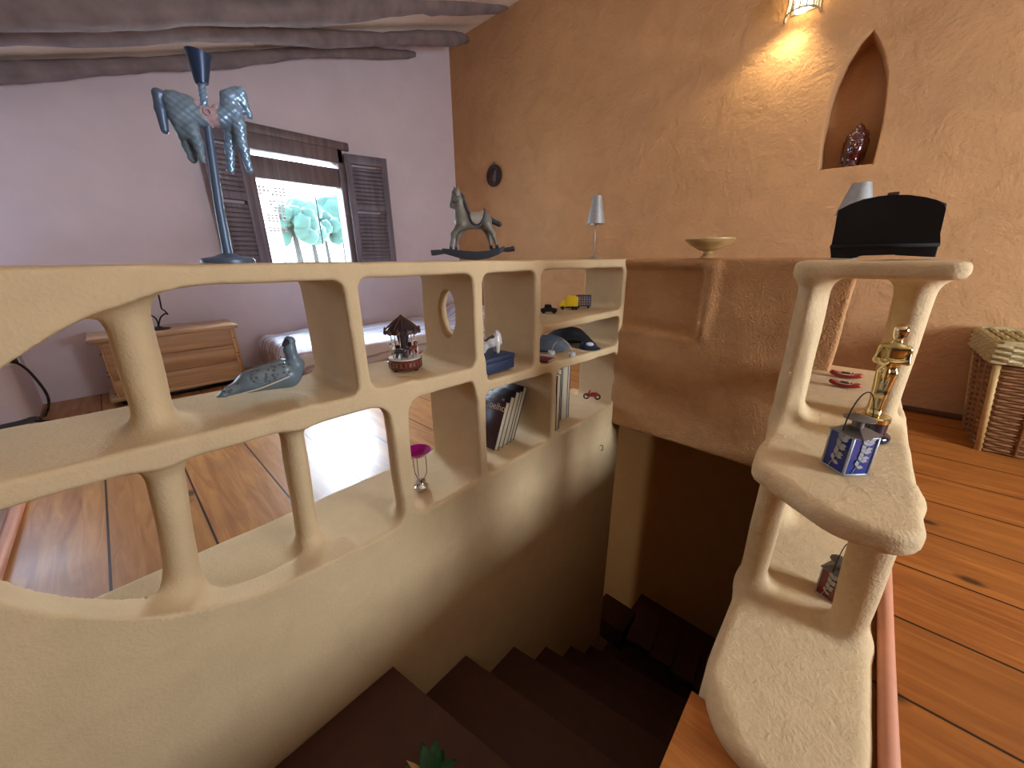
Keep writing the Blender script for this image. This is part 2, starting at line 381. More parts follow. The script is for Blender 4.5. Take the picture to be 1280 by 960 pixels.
def sdf_split(names, prims, fn, lo, hi, h, m, parent):
    """one continuous cast surface, cut into its members by the nearest member"""
    P = grid(lo, hi, h); f = fn(P); v, q = nets(f, lo, h); n = gradn(fn, v, h*.8)
    cen = v[q].mean(1); C = [cen[:, i] for i in range(3)]
    who = np.argmin(np.stack([p(C) for p in prims], 0), 0)
    obs = []
    for i, nm in enumerate(names):
        qq = q[who == i]
        if not len(qq): continue
        u, inv = np.unique(qq, return_inverse=True)
        obs.append(link(nm, mesh_from(nm, v[u], inv.reshape(-1, 4), n[u]), m, parent))
    return obs, BVHTree.FromPolygons(v.tolist(), q.tolist())
def wob(P, amp, fr=9.0):
    x, y, z = P
    return amp*(np.sin(fr*x+1.3*np.sin(fr*.7*y)+2.1*z)*np.cos(fr*1.1*y+1.7*z)+.6*np.sin(fr*2.1*z+1.9*y*fr*.4+x*5)+.4*np.sin(fr*3.3*y+2*x*fr+z*7))
def rest(bvh, x, y, ztop, r=.02):
    """height of the plaster under a thing's foot"""
    zz = []
    for dx, dy in [(0, 0)]+[(q*r*math.cos(k*PI/4), q*r*math.sin(k*PI/4)) for q in (.5, 1) for k in range(8)]:
        hit = bvh.ray_cast(Vector((x+dx, y+dy, ztop)), Vector((0, 0, -1)))
        if hit[0] is not None: zz.append(hit[0].z)
    return (max(zz) if zz else ztop)+.0008
# ------------------------------------------------------------------ 1. room shell
XL, XR, YB, YR = -3.95, 2.6, 3.25, -1.6
def zc(y): return 2.04+.35*y
def slab_wall(name, poly, holes, to3, depth, m, back=True):
    """wall face with holes; each hole gets a reveal of given depth"""
    bm = BM(); edges = []
    def loop(pts):
        vs = [bm.verts.new(to3(u, v, 0)) for u, v in pts]; es = [bm.edges.new((vs[i], vs[(i+1) % len(vs)])) for i in range(len(vs))]
        edges.extend(es); return vs
    loop(poly)
    for pts, dep, lip, closed in holes:
        c = (sum(p[0] for p in pts)/len(pts), sum(p[1] for p in pts)/len(pts))
        gr = lambda k: [(c[0]+(u-c[0])*(1+k), c[1]+(v-c[1])*(1+k)) for u, v in pts]
        rings = [loop(gr(lip))]
        for k, w in ((lip*.35, lip*.06), (0, lip*.28), (-.02 if closed else 0, dep)):
            rings.append([bm.verts.new(to3(u, v, w)) for u, v in gr(k)])
        for a, b in zip(rings[:-1], rings[1:]):
            for i in range(len(a)): bm.faces.new((a[i], a[(i+1) % len(a)], b[(i+1) % len(a)], b[i]))
        if closed: bm.faces.new(rings[-1])
    bmesh.ops.triangle_fill(bm, edges=edges, use_beauty=True)
    return struct(build(name, bm, m, None, True, 30))
# left wall with window
WY0, WY1, WZ0, WZ1 = 1.04, 1.86, .84, 1.92
slab_wall('wall_left', [(YR, -.02), (YB+.02, -.02), (YB+.02, zc(YB)+.02), (YR, zc(YR)+.02)],
          [([(WY0, WZ0), (WY1, WZ0), (WY1, WZ1), (WY0, WZ1)], .22, .03, False)], lambda u, v, w: (XL-w, u, v), .2, M['wall_l'])
# back wall with pointed niche
nz = [ony(x, y, YB) for x, y in ((1024, 212), (1026, 190), (1030, 160), (1036, 130), (1046, 100), (1060, 72), (1077, 50), (1092, 38),
      (1101, 52), (1107, 72), (1110, 92), (1108, 120), (1104, 150), (1097, 182), (1091, 204))]
NICHE = [(p.x, p.z) for p in nz]
slab_wall('wall_back', [(XL-.02, -.02), (XR, -.02), (XR, zc(YB)+.02), (XL-.02, zc(YB)+.02)],
          [(NICHE, .17, .05, True)], lambda u, v, w: (u, YB+w, v), .2, M['wall_b'])
RW = (-.15, 1.95, .60, 1.55)
slab_wall('wall_right', [(YR, -.02), (YB+.02, -.02), (YB+.02, zc(YB)+.02), (YR, zc(YR)+.02)],
          [], lambda u, v, w: (XR+w, u, v), .2, M['wall_dim'])
bm = BM(); box(bm, XL-.2, XR+.2, YR-.1, YR, -.3, 2.2); struct(build('wall_rear', bm, M['wall_dim'], None, False))
bm = BM(); vs = [bm.verts.new((x, y, zc(y)+t)) for t in (0, .12) for x, y in ((XL-.3, YR-.1), (XR+.3, YR-.1), (XR+.3, YB+.3), (XL-.3, YB+.3))]
for f in ((0, 1, 2, 3), (4, 5, 6, 7), (0, 1, 5, 4), (1, 2, 6, 5), (2, 3, 7, 6), (3, 0, 4, 7)): bm.faces.new([vs[i] for i in f])
struct(build('ceiling', bm, M['ceil'], None, False))
SX0, SX1 = -1.36, -.06     # stair opening
bm = BM(); box(bm, XL-.2, SX0+.03, YR, YB, -.1, 0); struct(build('floor_left', bm, M['floor_l'], None, False))
bm = BM(); box(bm, -.03, XR+.2, YR, YB, -.1, 0); box(bm, -.09, -.03, YR, .68, -.1, 0); box(bm, SX0+.03, -.03, 2.06, YB, -.1, 0); box(bm, SX0+.03, -.03, YR, -.36, -.1, 0)
struct(build('floor_right', bm, M['floor_r'], None, False))
# stairwell walls
bm = BM(); box(bm, -1.36, -1.001, -1.0, 2.12, -3.2, -.10); struct(build('wall_stairwell_left', bm, M['plaster'], None, False))
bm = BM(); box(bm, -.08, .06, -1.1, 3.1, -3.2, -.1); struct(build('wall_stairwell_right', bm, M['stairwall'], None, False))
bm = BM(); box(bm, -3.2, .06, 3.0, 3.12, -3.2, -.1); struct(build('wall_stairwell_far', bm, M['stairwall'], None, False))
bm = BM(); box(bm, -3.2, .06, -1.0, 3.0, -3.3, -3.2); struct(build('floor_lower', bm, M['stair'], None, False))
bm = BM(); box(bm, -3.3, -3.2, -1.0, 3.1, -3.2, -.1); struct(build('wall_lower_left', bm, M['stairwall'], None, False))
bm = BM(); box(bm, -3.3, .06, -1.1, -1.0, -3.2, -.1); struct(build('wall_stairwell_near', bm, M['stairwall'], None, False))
# pilaster bulge by the socket
def f_pil(P): return s_bb(P, -4.2, -3.42, -1.5, -.47, -.2, .80, .10)+wob(P, .003, 5)
pil = sdf_obj('wall_pilaster', f_pil, (-4.0, -1.3, -.05), (-3.36, -.40, .9), .03, M['wall_l']); struct(pil)
# baseboards
bm = BM(); box(bm, .1, XR, YB-.018, YB, 0, .035, .004); struct(build('baseboard_back', bm, M['skirt'], None, True))
# ------------------------------------------------------------------ ceiling beams
def beam(p0, p1, r0, r1, label, seed):
    rnd = random.Random(seed); n = 44; bm = BM(); p0 = Vector(p0); p1 = Vector(p1); pts = []; rr = []
    ph = rnd.random()*6
    for i in range(n+1):
        t = i/n; p = p0.lerp(p1, t)
        p += Vector((math.sin(t*9+ph)*.02, 0, math.sin(t*6.5+ph*2)*.022+math.sin(t*17+ph)*.008))
        pts.append(p); rr.append((r0+(r1-r0)*t)*(1+.12*math.sin(t*23+ph)+.10*(rnd.random()-.5))*(1 if t < .97 else 1-.5*((t-.97)/.03)**2))
    tube(bm, pts, rr, 14)
    for v in bm.verts:
        v.co += Vector((rnd.uniform(-1, 1), rnd.uniform(-1, 1), rnd.uniform(-1, 1)))*.005
    return tag(build('ceiling_beam', bm, M['beam'], None, True, 0), label, 'beam', 'rough log beams under the sloping ceiling')
def beamline(X0, a, X1, b):
    p0 = onx(a[0], a[1], X0); p1 = onx(b[0], b[1], X1); d = (p1-p0); return p0-d*.35, p1
p0, p1 = beamline(-3.05, (0, 8), -3.05, (632, 9)); beam(p0, p1, .070, .066, 'thick dark log beam, uppermost and longest across the top edge', 1)
p0, p1 = beamline(-3.45, (0, 46), -3.5, (583, 46)); beam(p0, p1, .052, .050, 'dark log beam, middle one of the three under the ceiling', 2)
p0, p1 = beamline(-3.82, (0, 84), -3.86, (520, 67)); beam(p0, p1, .048, .040, 'thin log beam, lowest, along the top of the window wall', 3)
# ------------------------------------------------------------------ 2. plaster shelf divider along the stairwell
DX0, DX1 = -1.34, -1.0
def mid(P): return P
prims = []; names = []
def add(n, f): names.append(n); prims.append(f)
TOP = .914
add('top_slab', lambda P: s_bb(P, DX0, DX1, -1.2, 2.1, .872, TOP, .012))
def f_end(P):
    x, y, z = P; slab = s_bb(P, -1.075, DX1, -1.2, .34, -.3, .90, .012)
    k = np.sqrt(((y-.33)/.62)**2+((z-.495)/np.where(z < .495, .447, .405))**2); return np.maximum(slab, -(k-1)*.45)
add('arched_front', f_end)
def f_sill(P):
    return s_bb(P, DX0-.03, DX1, -1.2, 2.1, -.4, .05, .014)
add('sill', f_sill)
def f_mid(P):
    x, y, z = P; zz = .563-.028*np.clip(y/.9, -1.0, 1)
    return s_box((x, y, z-zz+.0), ((DX0+DX1)/2, -.12, -.026), ((DX1-DX0)/2, 1.02, .027), .012)
add('middle_shelf', f_mid)
def f_mid2(P):
    x, y, z = P; zz = .468-.035*np.clip((y-.9)/1.0, 0, 1.2)
    return s_box((x, y, z-zz), ((DX0+DX1)/2, 1.5, -.022), ((DX1-DX0)/2, .62, .023), .012)
add('lower_shelf', f_mid2)
add('small_shelf', lambda P: s_bb(P, DX0, DX1, 1.24, 2.1, .602, .640, .012))
add('partition_panel', lambda P: s_bb(P, DX0+.01, DX1, .430, .472, .54, .9, .012))
def hole(P):
    x, y, z = P; return np.sqrt(((x+1.165)/.050)**2+((z-.715)/.088)**2)+np.maximum(np.abs(y-.9)-.06, 0)*60
add('partition_panel', lambda P: np.maximum(s_bb(P, DX0+.01, DX1, .880, .925, .46, .9, .012), -(hole(P)-1)*.034))
add('partition_panel', lambda P: s_bb(P, DX0+.01, DX1, .880, .925, .03, .55, .012))
add('partition_panel', lambda P: s_bb(P, DX0+.01, DX1, 1.222, 1.262, .43, .9, .012))
add('partition_panel', lambda P: s_bb(P, DX0+.01, DX1, 1.36, 1.40, .03, .45, .012))
add('end_panel', lambda P: s_bb(P, -1.26, -.985, 2.0, 2.13, -.3, TOP, .012))
pillars = [lambda P: s_col(P, (-1.135, .005), (-1.10, .025), .53, .90, (.05, .036), (.05, .036)),
           lambda P: s_col(P, (-1.12, -.05), (-1.075, .0), .03, .53, (.045, .034), (.045, .034)),
           lambda P: s_col(P, (-1.15, .256), (-1.08, .262), .03, .53, (.04, .03), (.045, .028)),
           lambda P: s_col(P, (-1.035, .545), (-1.025, .548), .03, .53, (.038, .03), (.042, .04))]
for p in pillars: add('pillar', p)
def f_div(P):
    x, y, z = P
    f = prims[0](P)
    for i in range(1, len(prims)):
        k = .055 if names[i] == 'pillar' else (.04 if i != 1 else .02)
        if names[i] in ('partition_panel',): k = .035
        f = smin(f, prims[i](P), k)
    f = np.maximum(f, -(hole(P)-1)*.034)
    fade = np.clip((z+.10)/.12, 0, 1)
    front = np.maximum(x-DX1, z-TOP-.001)
    f = f+wob(P, .0016, 11)*fade
    return np.maximum(f, np.where(z < TOP+.02, front, f))
div = empty('shelf_divider', (-1.17, .45, 0), 0, 'long cream plaster shelf divider with rounded openings along the stairwell', 'shelf divider')
div.location = (0, 0, 0)
_, BV1 = sdf_split(names, prims, f_div, (-1.40, -.98, -.16), (-.955, 2.13, .935), .0085, M['plaster'], div)
# ------------------------------------------------------------------ 3. return wall of the stairwell
RY = 2.0
def f_ret(P):
    x, y, z = P
    f = s_bb(P, -1.30, -.03, RY, 2.15, -.085, TOP, .016)
    re = s_box((x, y, z), (-.80, RY-.0, .70), (.23, .03, .17), .03)
    f = -smin(-f, re, .03)
    f = smin(f, s_cap(P, (-.545, RY+.012, .87), (-.548, RY+.02, .53), .034, .016), .03)
    return f+wob(P, .0022, 13)*np.clip((z+.12)/.1, 0, 1)
P_ = sdf_obj('wall_stairwell_end', f_ret, (-1.02, 1.88, -.12), (.02, 2.17, .94), .0095, M['plaster_end']); struct(P_)
# ------------------------------------------------------------------ 4. stepped shelf unit on the right
n2 = []; p2 = []
def add2(n, f): n2.append(n); p2.append(f)
def f_top(P):
    x, y, z = P; return s_slab(P, -.15, .168, 1.27, 2.3, .866, .908, .04, .014)
add2('top_slab', f_top)
def f_m(P):
    x, y, z = P
    d = s_slab(P, -.110, .178, .835, 2.3, .405, .458, .07, .018)
    cut = (-(x+.105)*.62-(y-.95)*.79); return -smin(-d, -(cut-.0), .03)
add2('middle_shelf', f_m)
def f_b(P):
    x, y, z = P
    d = s_slab(P, -.085, .203, .60, 2.3, -.3, .033, .05, .026)
    cut = (-(x+.085)*.80-(y-.70)*.60); return -smin(-d, -cut, .05)
add2('base', f_b)
for c0, c1, z0, z1, r0, r1 in (((-.060, 1.09), (-.060, 1.06), .0, .43, (.032, .05), (.032, .05)), ((-.055, 1.48), (-.06, 1.46), .0, .43, (.028, .05), (.028, .05)),
        ((.150, 1.06), (.132, 1.03), .0, .43, (.034, .034), (.042, .045)), ((.14, 1.62), (.125, 1.6), .0, .43, (.028, .04), (.03, .05)),
        ((-.095, 1.36), (-.105, 1.40), .43, .88, (.036, .11), (.036, .10)), ((.118, 1.49), (.100, 1.47), .43, .88, (.030, .045), (.042, .05)),
        ):
    add2('pillar', lambda P, a=(c0, c1, z0, z1, r0, r1): s_col(P, *a))
def f_unit(P):
    f = p2[0](P)
    for i in range(1, len(p2)): f = smin(f, p2[i](P), .045 if n2[i] == 'pillar' else .025)
    return f+wob(P, .0010, 14)
unit = empty('stepped_shelf', (0, 0, 0), 0, 'stepped cream plaster shelf unit rising beside the plank floor', 'shelf unit')
_, BV2 = sdf_split(n2, p2, f_unit, (-.19, .54, -.16), (.25, 2.14, .94), .0085, M['plaster_r'], unit)
# skirting rods
bm = BM(); tube(bm, spline([(.226, .35, .016), (.226, 1.0, .016), (.230, 1.6, .016), (.226, 2.0, .016)], 8), .016, 18)
tag(build('rounded_skirting', bm, M['pinktube'], None), 'salmon rounded skirting along the foot of the stepped shelf', 'skirting')
bm = BM(); tube(bm, [(-1.5, -.44, .019), (-2.65, -.43, .019)], .019, 18)
tag(build('rounded_skirting', bm, M['pinktube'], None), 'salmon rounded skirting on the floor at the far left edge', 'skirting')
# ------------------------------------------------------------------ 5. stairs
stair = empty('staircase', (0, 0, 0), 0, 'dark brown wooden staircase going down between the plaster walls', 'staircase')
tr = [(-.25, -.20), (-.53, .40), (-.83, .739), (-1.11, 1.069), (-1.415, 1.367), (-1.72, 1.67), (-2.02, 1.97)]
prev = -.36
for i, (z, y) in enumerate(tr):
    y0 = prev
    k = .17 if i else 0
    bm = BM(); prism(bm, [(-.998, y0-.03), (-.083, y0-.03+(.17 if i > 1 else 0)*.92), (-.083, y+k*.92), (-.998, y)], 'z', z-.035, z, .006); build('tread', bm, M['stair'], stair)
    bm = BM(); zl = tr[i+1][0] if i+1 < len(tr) else z-.3
    prism(bm, [(-.998, y-.05), (-.083, y-.05+k*.92), (-.083, y-.025+k*.92), (-.998, y-.025)], 'z', zl-.03, z-.03); build('riser', bm, M['stair'], stair)
    prev = y
# turning treads at the bottom
bm = BM(); box(bm, -.998, -.09, 1.92, 2.98, -2.36, -2.32, .006); build('landing', bm, M['stair'], stair)
w0 = onz(800, 757, -2.0); w1 = onz(888, 802, -2.0)
d = (w1-w0).normalized(); nrm = Vector((d.y, -d.x, 0))
for k in range(4):
    z = -2.0-.06*k; o = w0+nrm*(.0+.13*k)+Vector((0, 0, 0))
    bm = BM(); q = [w0+d*(.16*k), w0+d*(.16*k+.19), w0+d*(.16*k+.19)+nrm*.36, w0+d*(.16*k)+nrm*.36]
    prism(bm, [(p.x, p.y) for p in q], 'z', -2.05-.035*k, -2.0-.035*k, .004); tr_ = build('tread', bm, M['stair'], stair)
    if k:
        bm = BM(); a = w0+d*(.16*k+.015)+nrm*.05; b = w0+d*(.16*k+.015)+nrm*.31; tube(bm, [(a.x, a.y, -1.998-.035*k), (b.x, b.y, -1.998-.035*k)], .004, 6); build('nosing', bm, M['edge'], tr_)
bm = BM(); a = onz(766, 757, -2.1); box(bm, -1.18, -.88, 2.30, 2.56, -2.32, -2.1, .006); build('tread', bm, M['stair'], stair)
# ------------------------------------------------------------------ 6. window, shutters
wn = bpy.data.objects.new('window_1', None); COL.objects.link(wn); wn['kind'] = 'structure'; wn['label'] = 'bright wooden window in the left wall with open shutters'; wn['category'] = 'window'
XI = XL-.03
bm = BM(); box(bm, XI-.08, XI+.05, WY0, WY0+.05, WZ0, WZ1, .006); box(bm, XI-.08, XI+.05, WY1-.05, WY1, WZ0, WZ1, .006); box(bm, XI-.08, XI+.05, WY0, WY1, WZ1-.125, WZ1, .006)
box(bm, XI-.08, XI+.04, WY0, WY1, WZ0, WZ0+.05, .006); build('window_frame', bm, M['frame'], wn)
bm = BM(); box(bm, XI-.03, XI+.06, WY0-.07, WY1+.07, WZ1-.01, WZ1+.06, .008); build('lintel', bm, M['frame'], wn)
bm = BM(); box(bm, XI-.05, XI+.02, WY0+.05, WY1-.05, 1.585, 1.755, .008); build('roller_blind', bm, M['frame'], wn)
bm = BM(); box(bm, XI-.07, XI-.064, WY0+.05, WY1-.05, WZ0+.05, WZ1-.06); build('window_pane', bm, M['glass'], wn, False)
bm = BM(); box(bm, XI-.066, XI-.05, 1.585, 1.592, WZ0+.05, 1.60); build('glazing_bar', bm, M['iron'], wn)
def shutter(hy, sgn, ang, label, w=.40):
    o = empty('window_shutter', (XL+.045, hy, WZ0+.02), 0, label, 'shutter', 'window shutters')
    o.rotation_euler = (0, 0, -sgn*math.radians(ang)); H = WZ1-WZ0-.06
    bm = BM(); y0, y1 = (0, w) if sgn > 0 else (-w, 0)
    for a, b, c, d_ in ((y0, y0+.06, 0, H), (y1-.06, y1, 0, H), (y0+.05, y1-.05, 0, .07), (y0+.05, y1-.05, H-.08, H), (y0+.05, y1-.05, H*.52, H*.52+.06)): box(bm, -.014, .014, a, b, c, d_, .004)
    build('shutter_frame', bm, M['shutter'], o)
    for lo, hi in ((.07, H*.52), (H*.52+.06, H-.08)):
        bm = BM(); z = lo+.02
        while z < hi-.015: box(bm, -.010, .010, y0+.055, y1-.055, z-.017, z+.017, .004, 1); z += .036
        build('shutter_panel', bm, M['shutter'], o)
    return o
shutter(WY1+.0, 1, 14, 'brown wooden shutter opened to the right of the window')
shutter(WY0-.0, -1, 10, 'brown wooden shutter opened to the left, behind the horse pole', .30)
# outside
bm = BM(); box(bm, -30, -4.3, -10, 30, -1.6, -1.5); g = build('ground_outside', bm, M['ground'], None, False); struct(g)
hb = empty('neighbour_house', (-9.0, 3.0, -1.5), 0, 'white rendered house outside the window with brick air grilles', 'house')
bm = BM(); hx = -9.0
pA = onx(318, 215, hx); pB = onx(352, 300, hx)
box(bm, -.6, 0, -6.0, pB.y-2.97, 0, 4.45); build('house_wall', bm, M['render'], hb, False)
def grille(cx, cy, w, h, nx, ny):
    p = onx(cx, cy, hx); bm = BM()
    for i in range(nx):
        for j in range(ny):
            if random.random() < .12: continue
            y = p.y-3.0+(i-(nx-1)/2)*w; z = p.z+1.5+(j-(ny-1)/2)*h
            box(bm, .0, .012, y-w*.36, y+w*.36, z-h*.33, z+h*.33)
    build('brick_grille', bm, M['brickhole'], hb, False)
grille(340, 239, .07, .06, 7, 3); grille(346, 256, .07, .06, 4, 3); grille(350, 268, .07, .06, 3, 3); grille(346, 273, .07, .05, 5, 3); grille(348, 287, .07, .05, 5, 2)
def tree(px, py, X, r, seed, label):
    rnd = random.Random(seed); p = onx(px, py, X); o = empty('garden_tree', (p.x, p.y, -1.5), 0, label, 'tree', 'trees outside the window')
    bm = BM(); tube(bm, [(0, 0, 0), (.05, .03, (p.z+1.5)*.6), (0, 0, p.z+1.5)], [.12, .1, .06], 8); build('trunk', bm, M['darkstone'], o)
    bm = BM()
    for k in range(16):
        a = rnd.random()*6.28; b = rnd.uniform(-.6, .7); q = r*rnd.uniform(.35, .75)
        ball(bm, (math.cos(a)*q, math.sin(a)*q, p.z+1.5+b*r*.8), r*rnd.uniform(.28, .45), 2)
    for v in bm.verts: v.co += Vector((rnd.uniform(-1, 1), rnd.uniform(-1, 1), rnd.uniform(-1, 1)))*r*.07
    build('crown', bm, M['tree'], o, True, 0); return o
tree(366, 282, -11.5, .62, 1, 'leafy green tree outside, beside the white house')
tree(386, 276, -15.5, .85, 2, 'leafy green tree seen in the middle of the window view')
tree(404, 284, -20, 1.0, 3, 'small pale tree outside, right of the middle tree')
tree(424, 272, -26, 1.7, 4, 'leafy tree outside by the right edge of the window')
# ------------------------------------------------------------------ 7. things on the divider top
def standing(px, py, X, r=.02):
    p = onx(px, py, X); p.z = rest(BV1, p.x, p.y, 1.3, r); return Fr(p)
def capfn(parts, k):
    def fn(P):
        f = None
        for a, b, ra, rb, *sc in parts:
            d = s_cap(P, a, b, ra, rb, sc[0] if sc else (1, 1, 1)); f = d if f is None else smin(f, d, k)
        return f
    return fn
def bounds(parts, pad):
    lo = np.min([np.minimum(a, b)-max(ra, rb) for a, b, ra, rb, *_ in parts], 0)-pad; hi = np.max([np.maximum(a, b)+max(ra, rb) for a, b, ra, rb, *_ in parts], 0)+pad
    return tuple(lo), tuple(hi)
def sdf_caps(name, parts, k, h, m, parent):
    parts = [(np.array(a), np.array(b), *r) for a, b, *r in parts]; lo, hi = bounds(parts, h*3)
    return sdf_obj(name, capfn(parts, k), lo, hi, h, m, parent)
# rocking horse ------------------------------------------------------
f = standing(592, 323, -1.16, .03); z0 = f.L(592, 325).z
S = (f.L(643, 318)-f.L(540, 318)).length/103   # metres per photo pixel here
rh = empty('rocking_horse', f.o, f.rz, 'grey painted wooden rocking horse ornament on the divider top', 'rocking horse')
L = lambda x, y, dy=0.0: Vector((f.L(x, y).x, dy, f.L(x, y).z-z0))
for s in (-1, 1):
    top = [L(*q) for q in ((553, 310.5), (566, 311.5), (580, 313.5), (597, 314.5), (612, 313), (622, 310.5), (630, 307.5))]
    bot = [L(*q) for q in ((630, 313.5), (622, 318.5), (610, 323), (595, 325), (578, 323.5), (564, 319.5), (554, 316.5))]
    bm = BM(); prism(bm, [(v.x, max(v.z, 0.0)) for v in top+bot], 'y', s*8*S-2*S, s*8*S+2*S, .5*S)
    tube(bm, [L(556, 314.6, s*8*S), L(549, 315, s*8*S), L(540, 316, s*8*S)], [2.2*S, 2.8*S, 3.3*S], 12)
    tube(bm, [L(628, 312, s*8*S), L(636, 312, s*8*S), L(642, 310.5, s*8*S)], [2.2*S, 2.8*S, 3.3*S], 12)
    build('rocker', bm, M['horsed'], rh)
for x, y in ((567, 313.2), (618, 311.6)):
    a = L(x, y); bm = BM(); box(bm, a.x-5*S, a.x+5*S, -9*S, 9*S, a.z-1*S, a.z+1.2*S, .3*S); build('cross_board', bm, M['horsed'], rh)
q = 5.6*S
sc = (1, 1, 1)
sdf_caps('body', [
    (L(579, 277), L(606, 276), 9.2*S, 9.0*S), (L(576, 273), L(573, 252), 7.5*S, 4.6*S), (L(573, 250), L(570, 243), 5*S, 4.6*S), (L(570, 243), L(565, 257), 4.6*S, 3.0*S),
    (L(569, 239, 2.2*S), L(567.5, 232, 3*S), 1.9*S, .7*S), (L(572, 239, -2.2*S), L(572, 232.5, -3*S), 1.9*S, .7*S),
    (L(576, 281, -q), L(567, 293, -q), 5.2*S, 2.4*S), (L(567, 293, -q), L(564, 310, -q), 2.3*S, 2.0*S), (L(580, 283, q), L(572, 295, q), 5.0*S, 2.4*S), (L(572, 295, q), L(570, 310, q), 2.3*S, 2.0*S),
    (L(608, 280, -q), L(616, 293, -q), 5.6*S, 2.6*S), (L(616, 293, -q), L(621, 308, -q), 2.4*S, 2.0*S), (L(605, 281, q), L(611, 294, q), 5.4*S, 2.5*S), (L(611, 294, q), L(614, 309, q), 2.4*S, 2.0*S)],
    4*S, 1.0*S, M['horseg'], rh)
sdf_caps('mane', [(L(573, 238), L(578, 246), 1.5*S, 2.2*S, (1, .6, 1)), (L(578, 246), L(585, 264), 2.3*S, 2.2*S, (1, .6, 1)), (L(571, 237), L(567, 243, -1*S), 1.3*S, 1.3*S)], 2*S, .8*S, M['horsed'], rh)
sdf_caps('tail', [(L(612, 271), L(617, 277), 1.8*S, 2.6*S), (L(617, 277), L(624, 280), 2.8*S, 3.2*S)], 2*S, .8*S, M['horsed'], rh)
for pts in (((562.5, 310), (566, 310.3)), ((568, 310.3), (572, 310.4)), ((612, 308.6), (616, 308.6)), ((619, 308.2), (623, 307.8))):
    sg = -1 if pts[0][0] in (562.5, 619) else 1
    bm = BM(); tube(bm, [L(x, y, sg*q) for x, y in pts], 2.6*S, 10); build('hoof', bm, M['horsed'], rh)
def f_sad(P):
    a = [np.array(L(590, 267)), np.array(L(604, 263))]
    b = s_cap(P, np.array(L(579, 277)), np.array(L(606, 276)), 9.9*S, 9.7*S); b2 = s_cap(P, np.array(L(579, 277)), np.array(L(606, 276)), 8.9*S, 8.7*S)
    c = np.array(L(597, 270)); x, y, z = P
    reg = np.sqrt(((x-c[0])/(9*S))**2+((z-c[2])/(11.5*S))**2); r = (reg-1)*9*S
    s = np.maximum(np.maximum(b, -b2), r)
    s = smin(s, s_cap(P, np.array(L(591, 268)), np.array(L(600, 267)), 2.4*S, 2.4*S), 2*S)
    return smin(s, s_cap(P, np.array(L(601, 267)), np.array(L(605, 262.5)), 2.2*S, 1.8*S, (1, 1.6, 1)), 2*S)
c = L(597, 270); sdf_obj('saddle', f_sad, (c.x-14*S, -14*S, c.z-14*S), (c.x+14*S, 14*S, c.z+14*S), .8*S, M['saddle'], rh)
bm = BM()
for s in (-1, 1):
    pts = [L(587+.0, 266, 0), L(588, 274, 0), L(592, 280, 0), L(598, 281.5, 0), L(603, 277, 0), L(606, 268, 0), L(605, 261, 0)]
    out = []
    ax0 = L(579, 277); 
    for p in spline(pts, 5):
        dz = p.z-(L(592, 276.5).z); rr = 10.2*S; out.append(Vector((p.x, s*math.sqrt(max(rr*rr-dz*dz, (2.5*S)**2)), p.z)))
    tube(bm, out, 1.1*S, 8)
build('saddle_trim', bm, simple('blue_slate_trim', srgb(54, 64, 84), .45), rh)
bm = BM()
for pts in ([(566, 252), (570, 254), (573.5, 251)], [(568, 241), (571, 247), (574, 246)]):
    tube(bm, [L(x, y, -5.2*S) for x, y in pts], .6*S, 6)
build('bridle', bm, M['horsed'], rh)
# small silver lamp ---------------------------------------------------
def candle_lamp(f, hshade0, hshade1, r0, r1, label, m, stem=True):
    o = empty('table_lamp', f.o, f.rz, label, 'lamp')
    bm = BM(); lathe(bm, [(0, 0), (.038, 0), (.039, .003), (.02, .006), (.006, .010), (0, .010)], 28); build('base', bm, M['silver'], o)
    bm = BM(); tube(bm, [(0, 0, .008), (0, 0, hshade0+.03)], .0032, 10); build('stem', bm, M['silver'], o)
    bm = BM(); lathe(bm, [(r0, hshade0), (r1, hshade1), (r1-.002, hshade1), (r0-.002, hshade0), (r0, hshade0)], 36); build('lamp_shade', bm, m, o)
    bm = BM(); tube(bm, [(-r1*.9, 0, hshade1-.01), (r1*.9, 0, hshade1-.01)], .0015, 6); tube(bm, [(0, 0, hshade0+.02), (0, 0, hshade1-.01)], .003, 8); build('shade_holder', bm, M['silver'], o)
    return o
f = standing(742, 325, -1.13, .02)
a = f.L(742, 280).z; b = f.L(742, 245).z; r0 = (f.L(753, 280)-f.L(731, 280)).length/2; r1 = (f.L(748, 245)-f.L(736.5, 245)).length/2
candle_lamp(f, a, b, r0, r1, 'slim silver table lamp with conical shade standing alone on divider top', M['shade'])
# pedestal bowl -------------------------------------------------------
p = ony(884, 322, 2.04); p.z = TOP+.003
f = Fr(p); W = (f.L(915, 302)-f.L(852, 302)).length/2; hh = f.L(884, 299).z-f.L(884, 323).z
o = empty('pedestal_bowl', f.o, f.rz, 'pale turned wooden pedestal bowl on the stairwell wall', 'bowl')
bm = BM(); lathe(bm, [(0, hh*.52), (W*.30, hh*.55), (W*.72, hh*.76), (W*.96, hh), (W, hh), (W, hh*.95), (W*.8, hh*.68), (W*.4, hh*.42), (W*.22, hh*.34), (0, hh*.34)], 40); build('dish', bm, M['bowl'], o)
bm = BM(); lathe(bm, [(0, hh*.36), (W*.22, hh*.36), (W*.2, hh*.22), (W*.27, hh*.05), (W*.34, 0), (0, 0)], 32); build('foot', bm, M['bowl'], o)
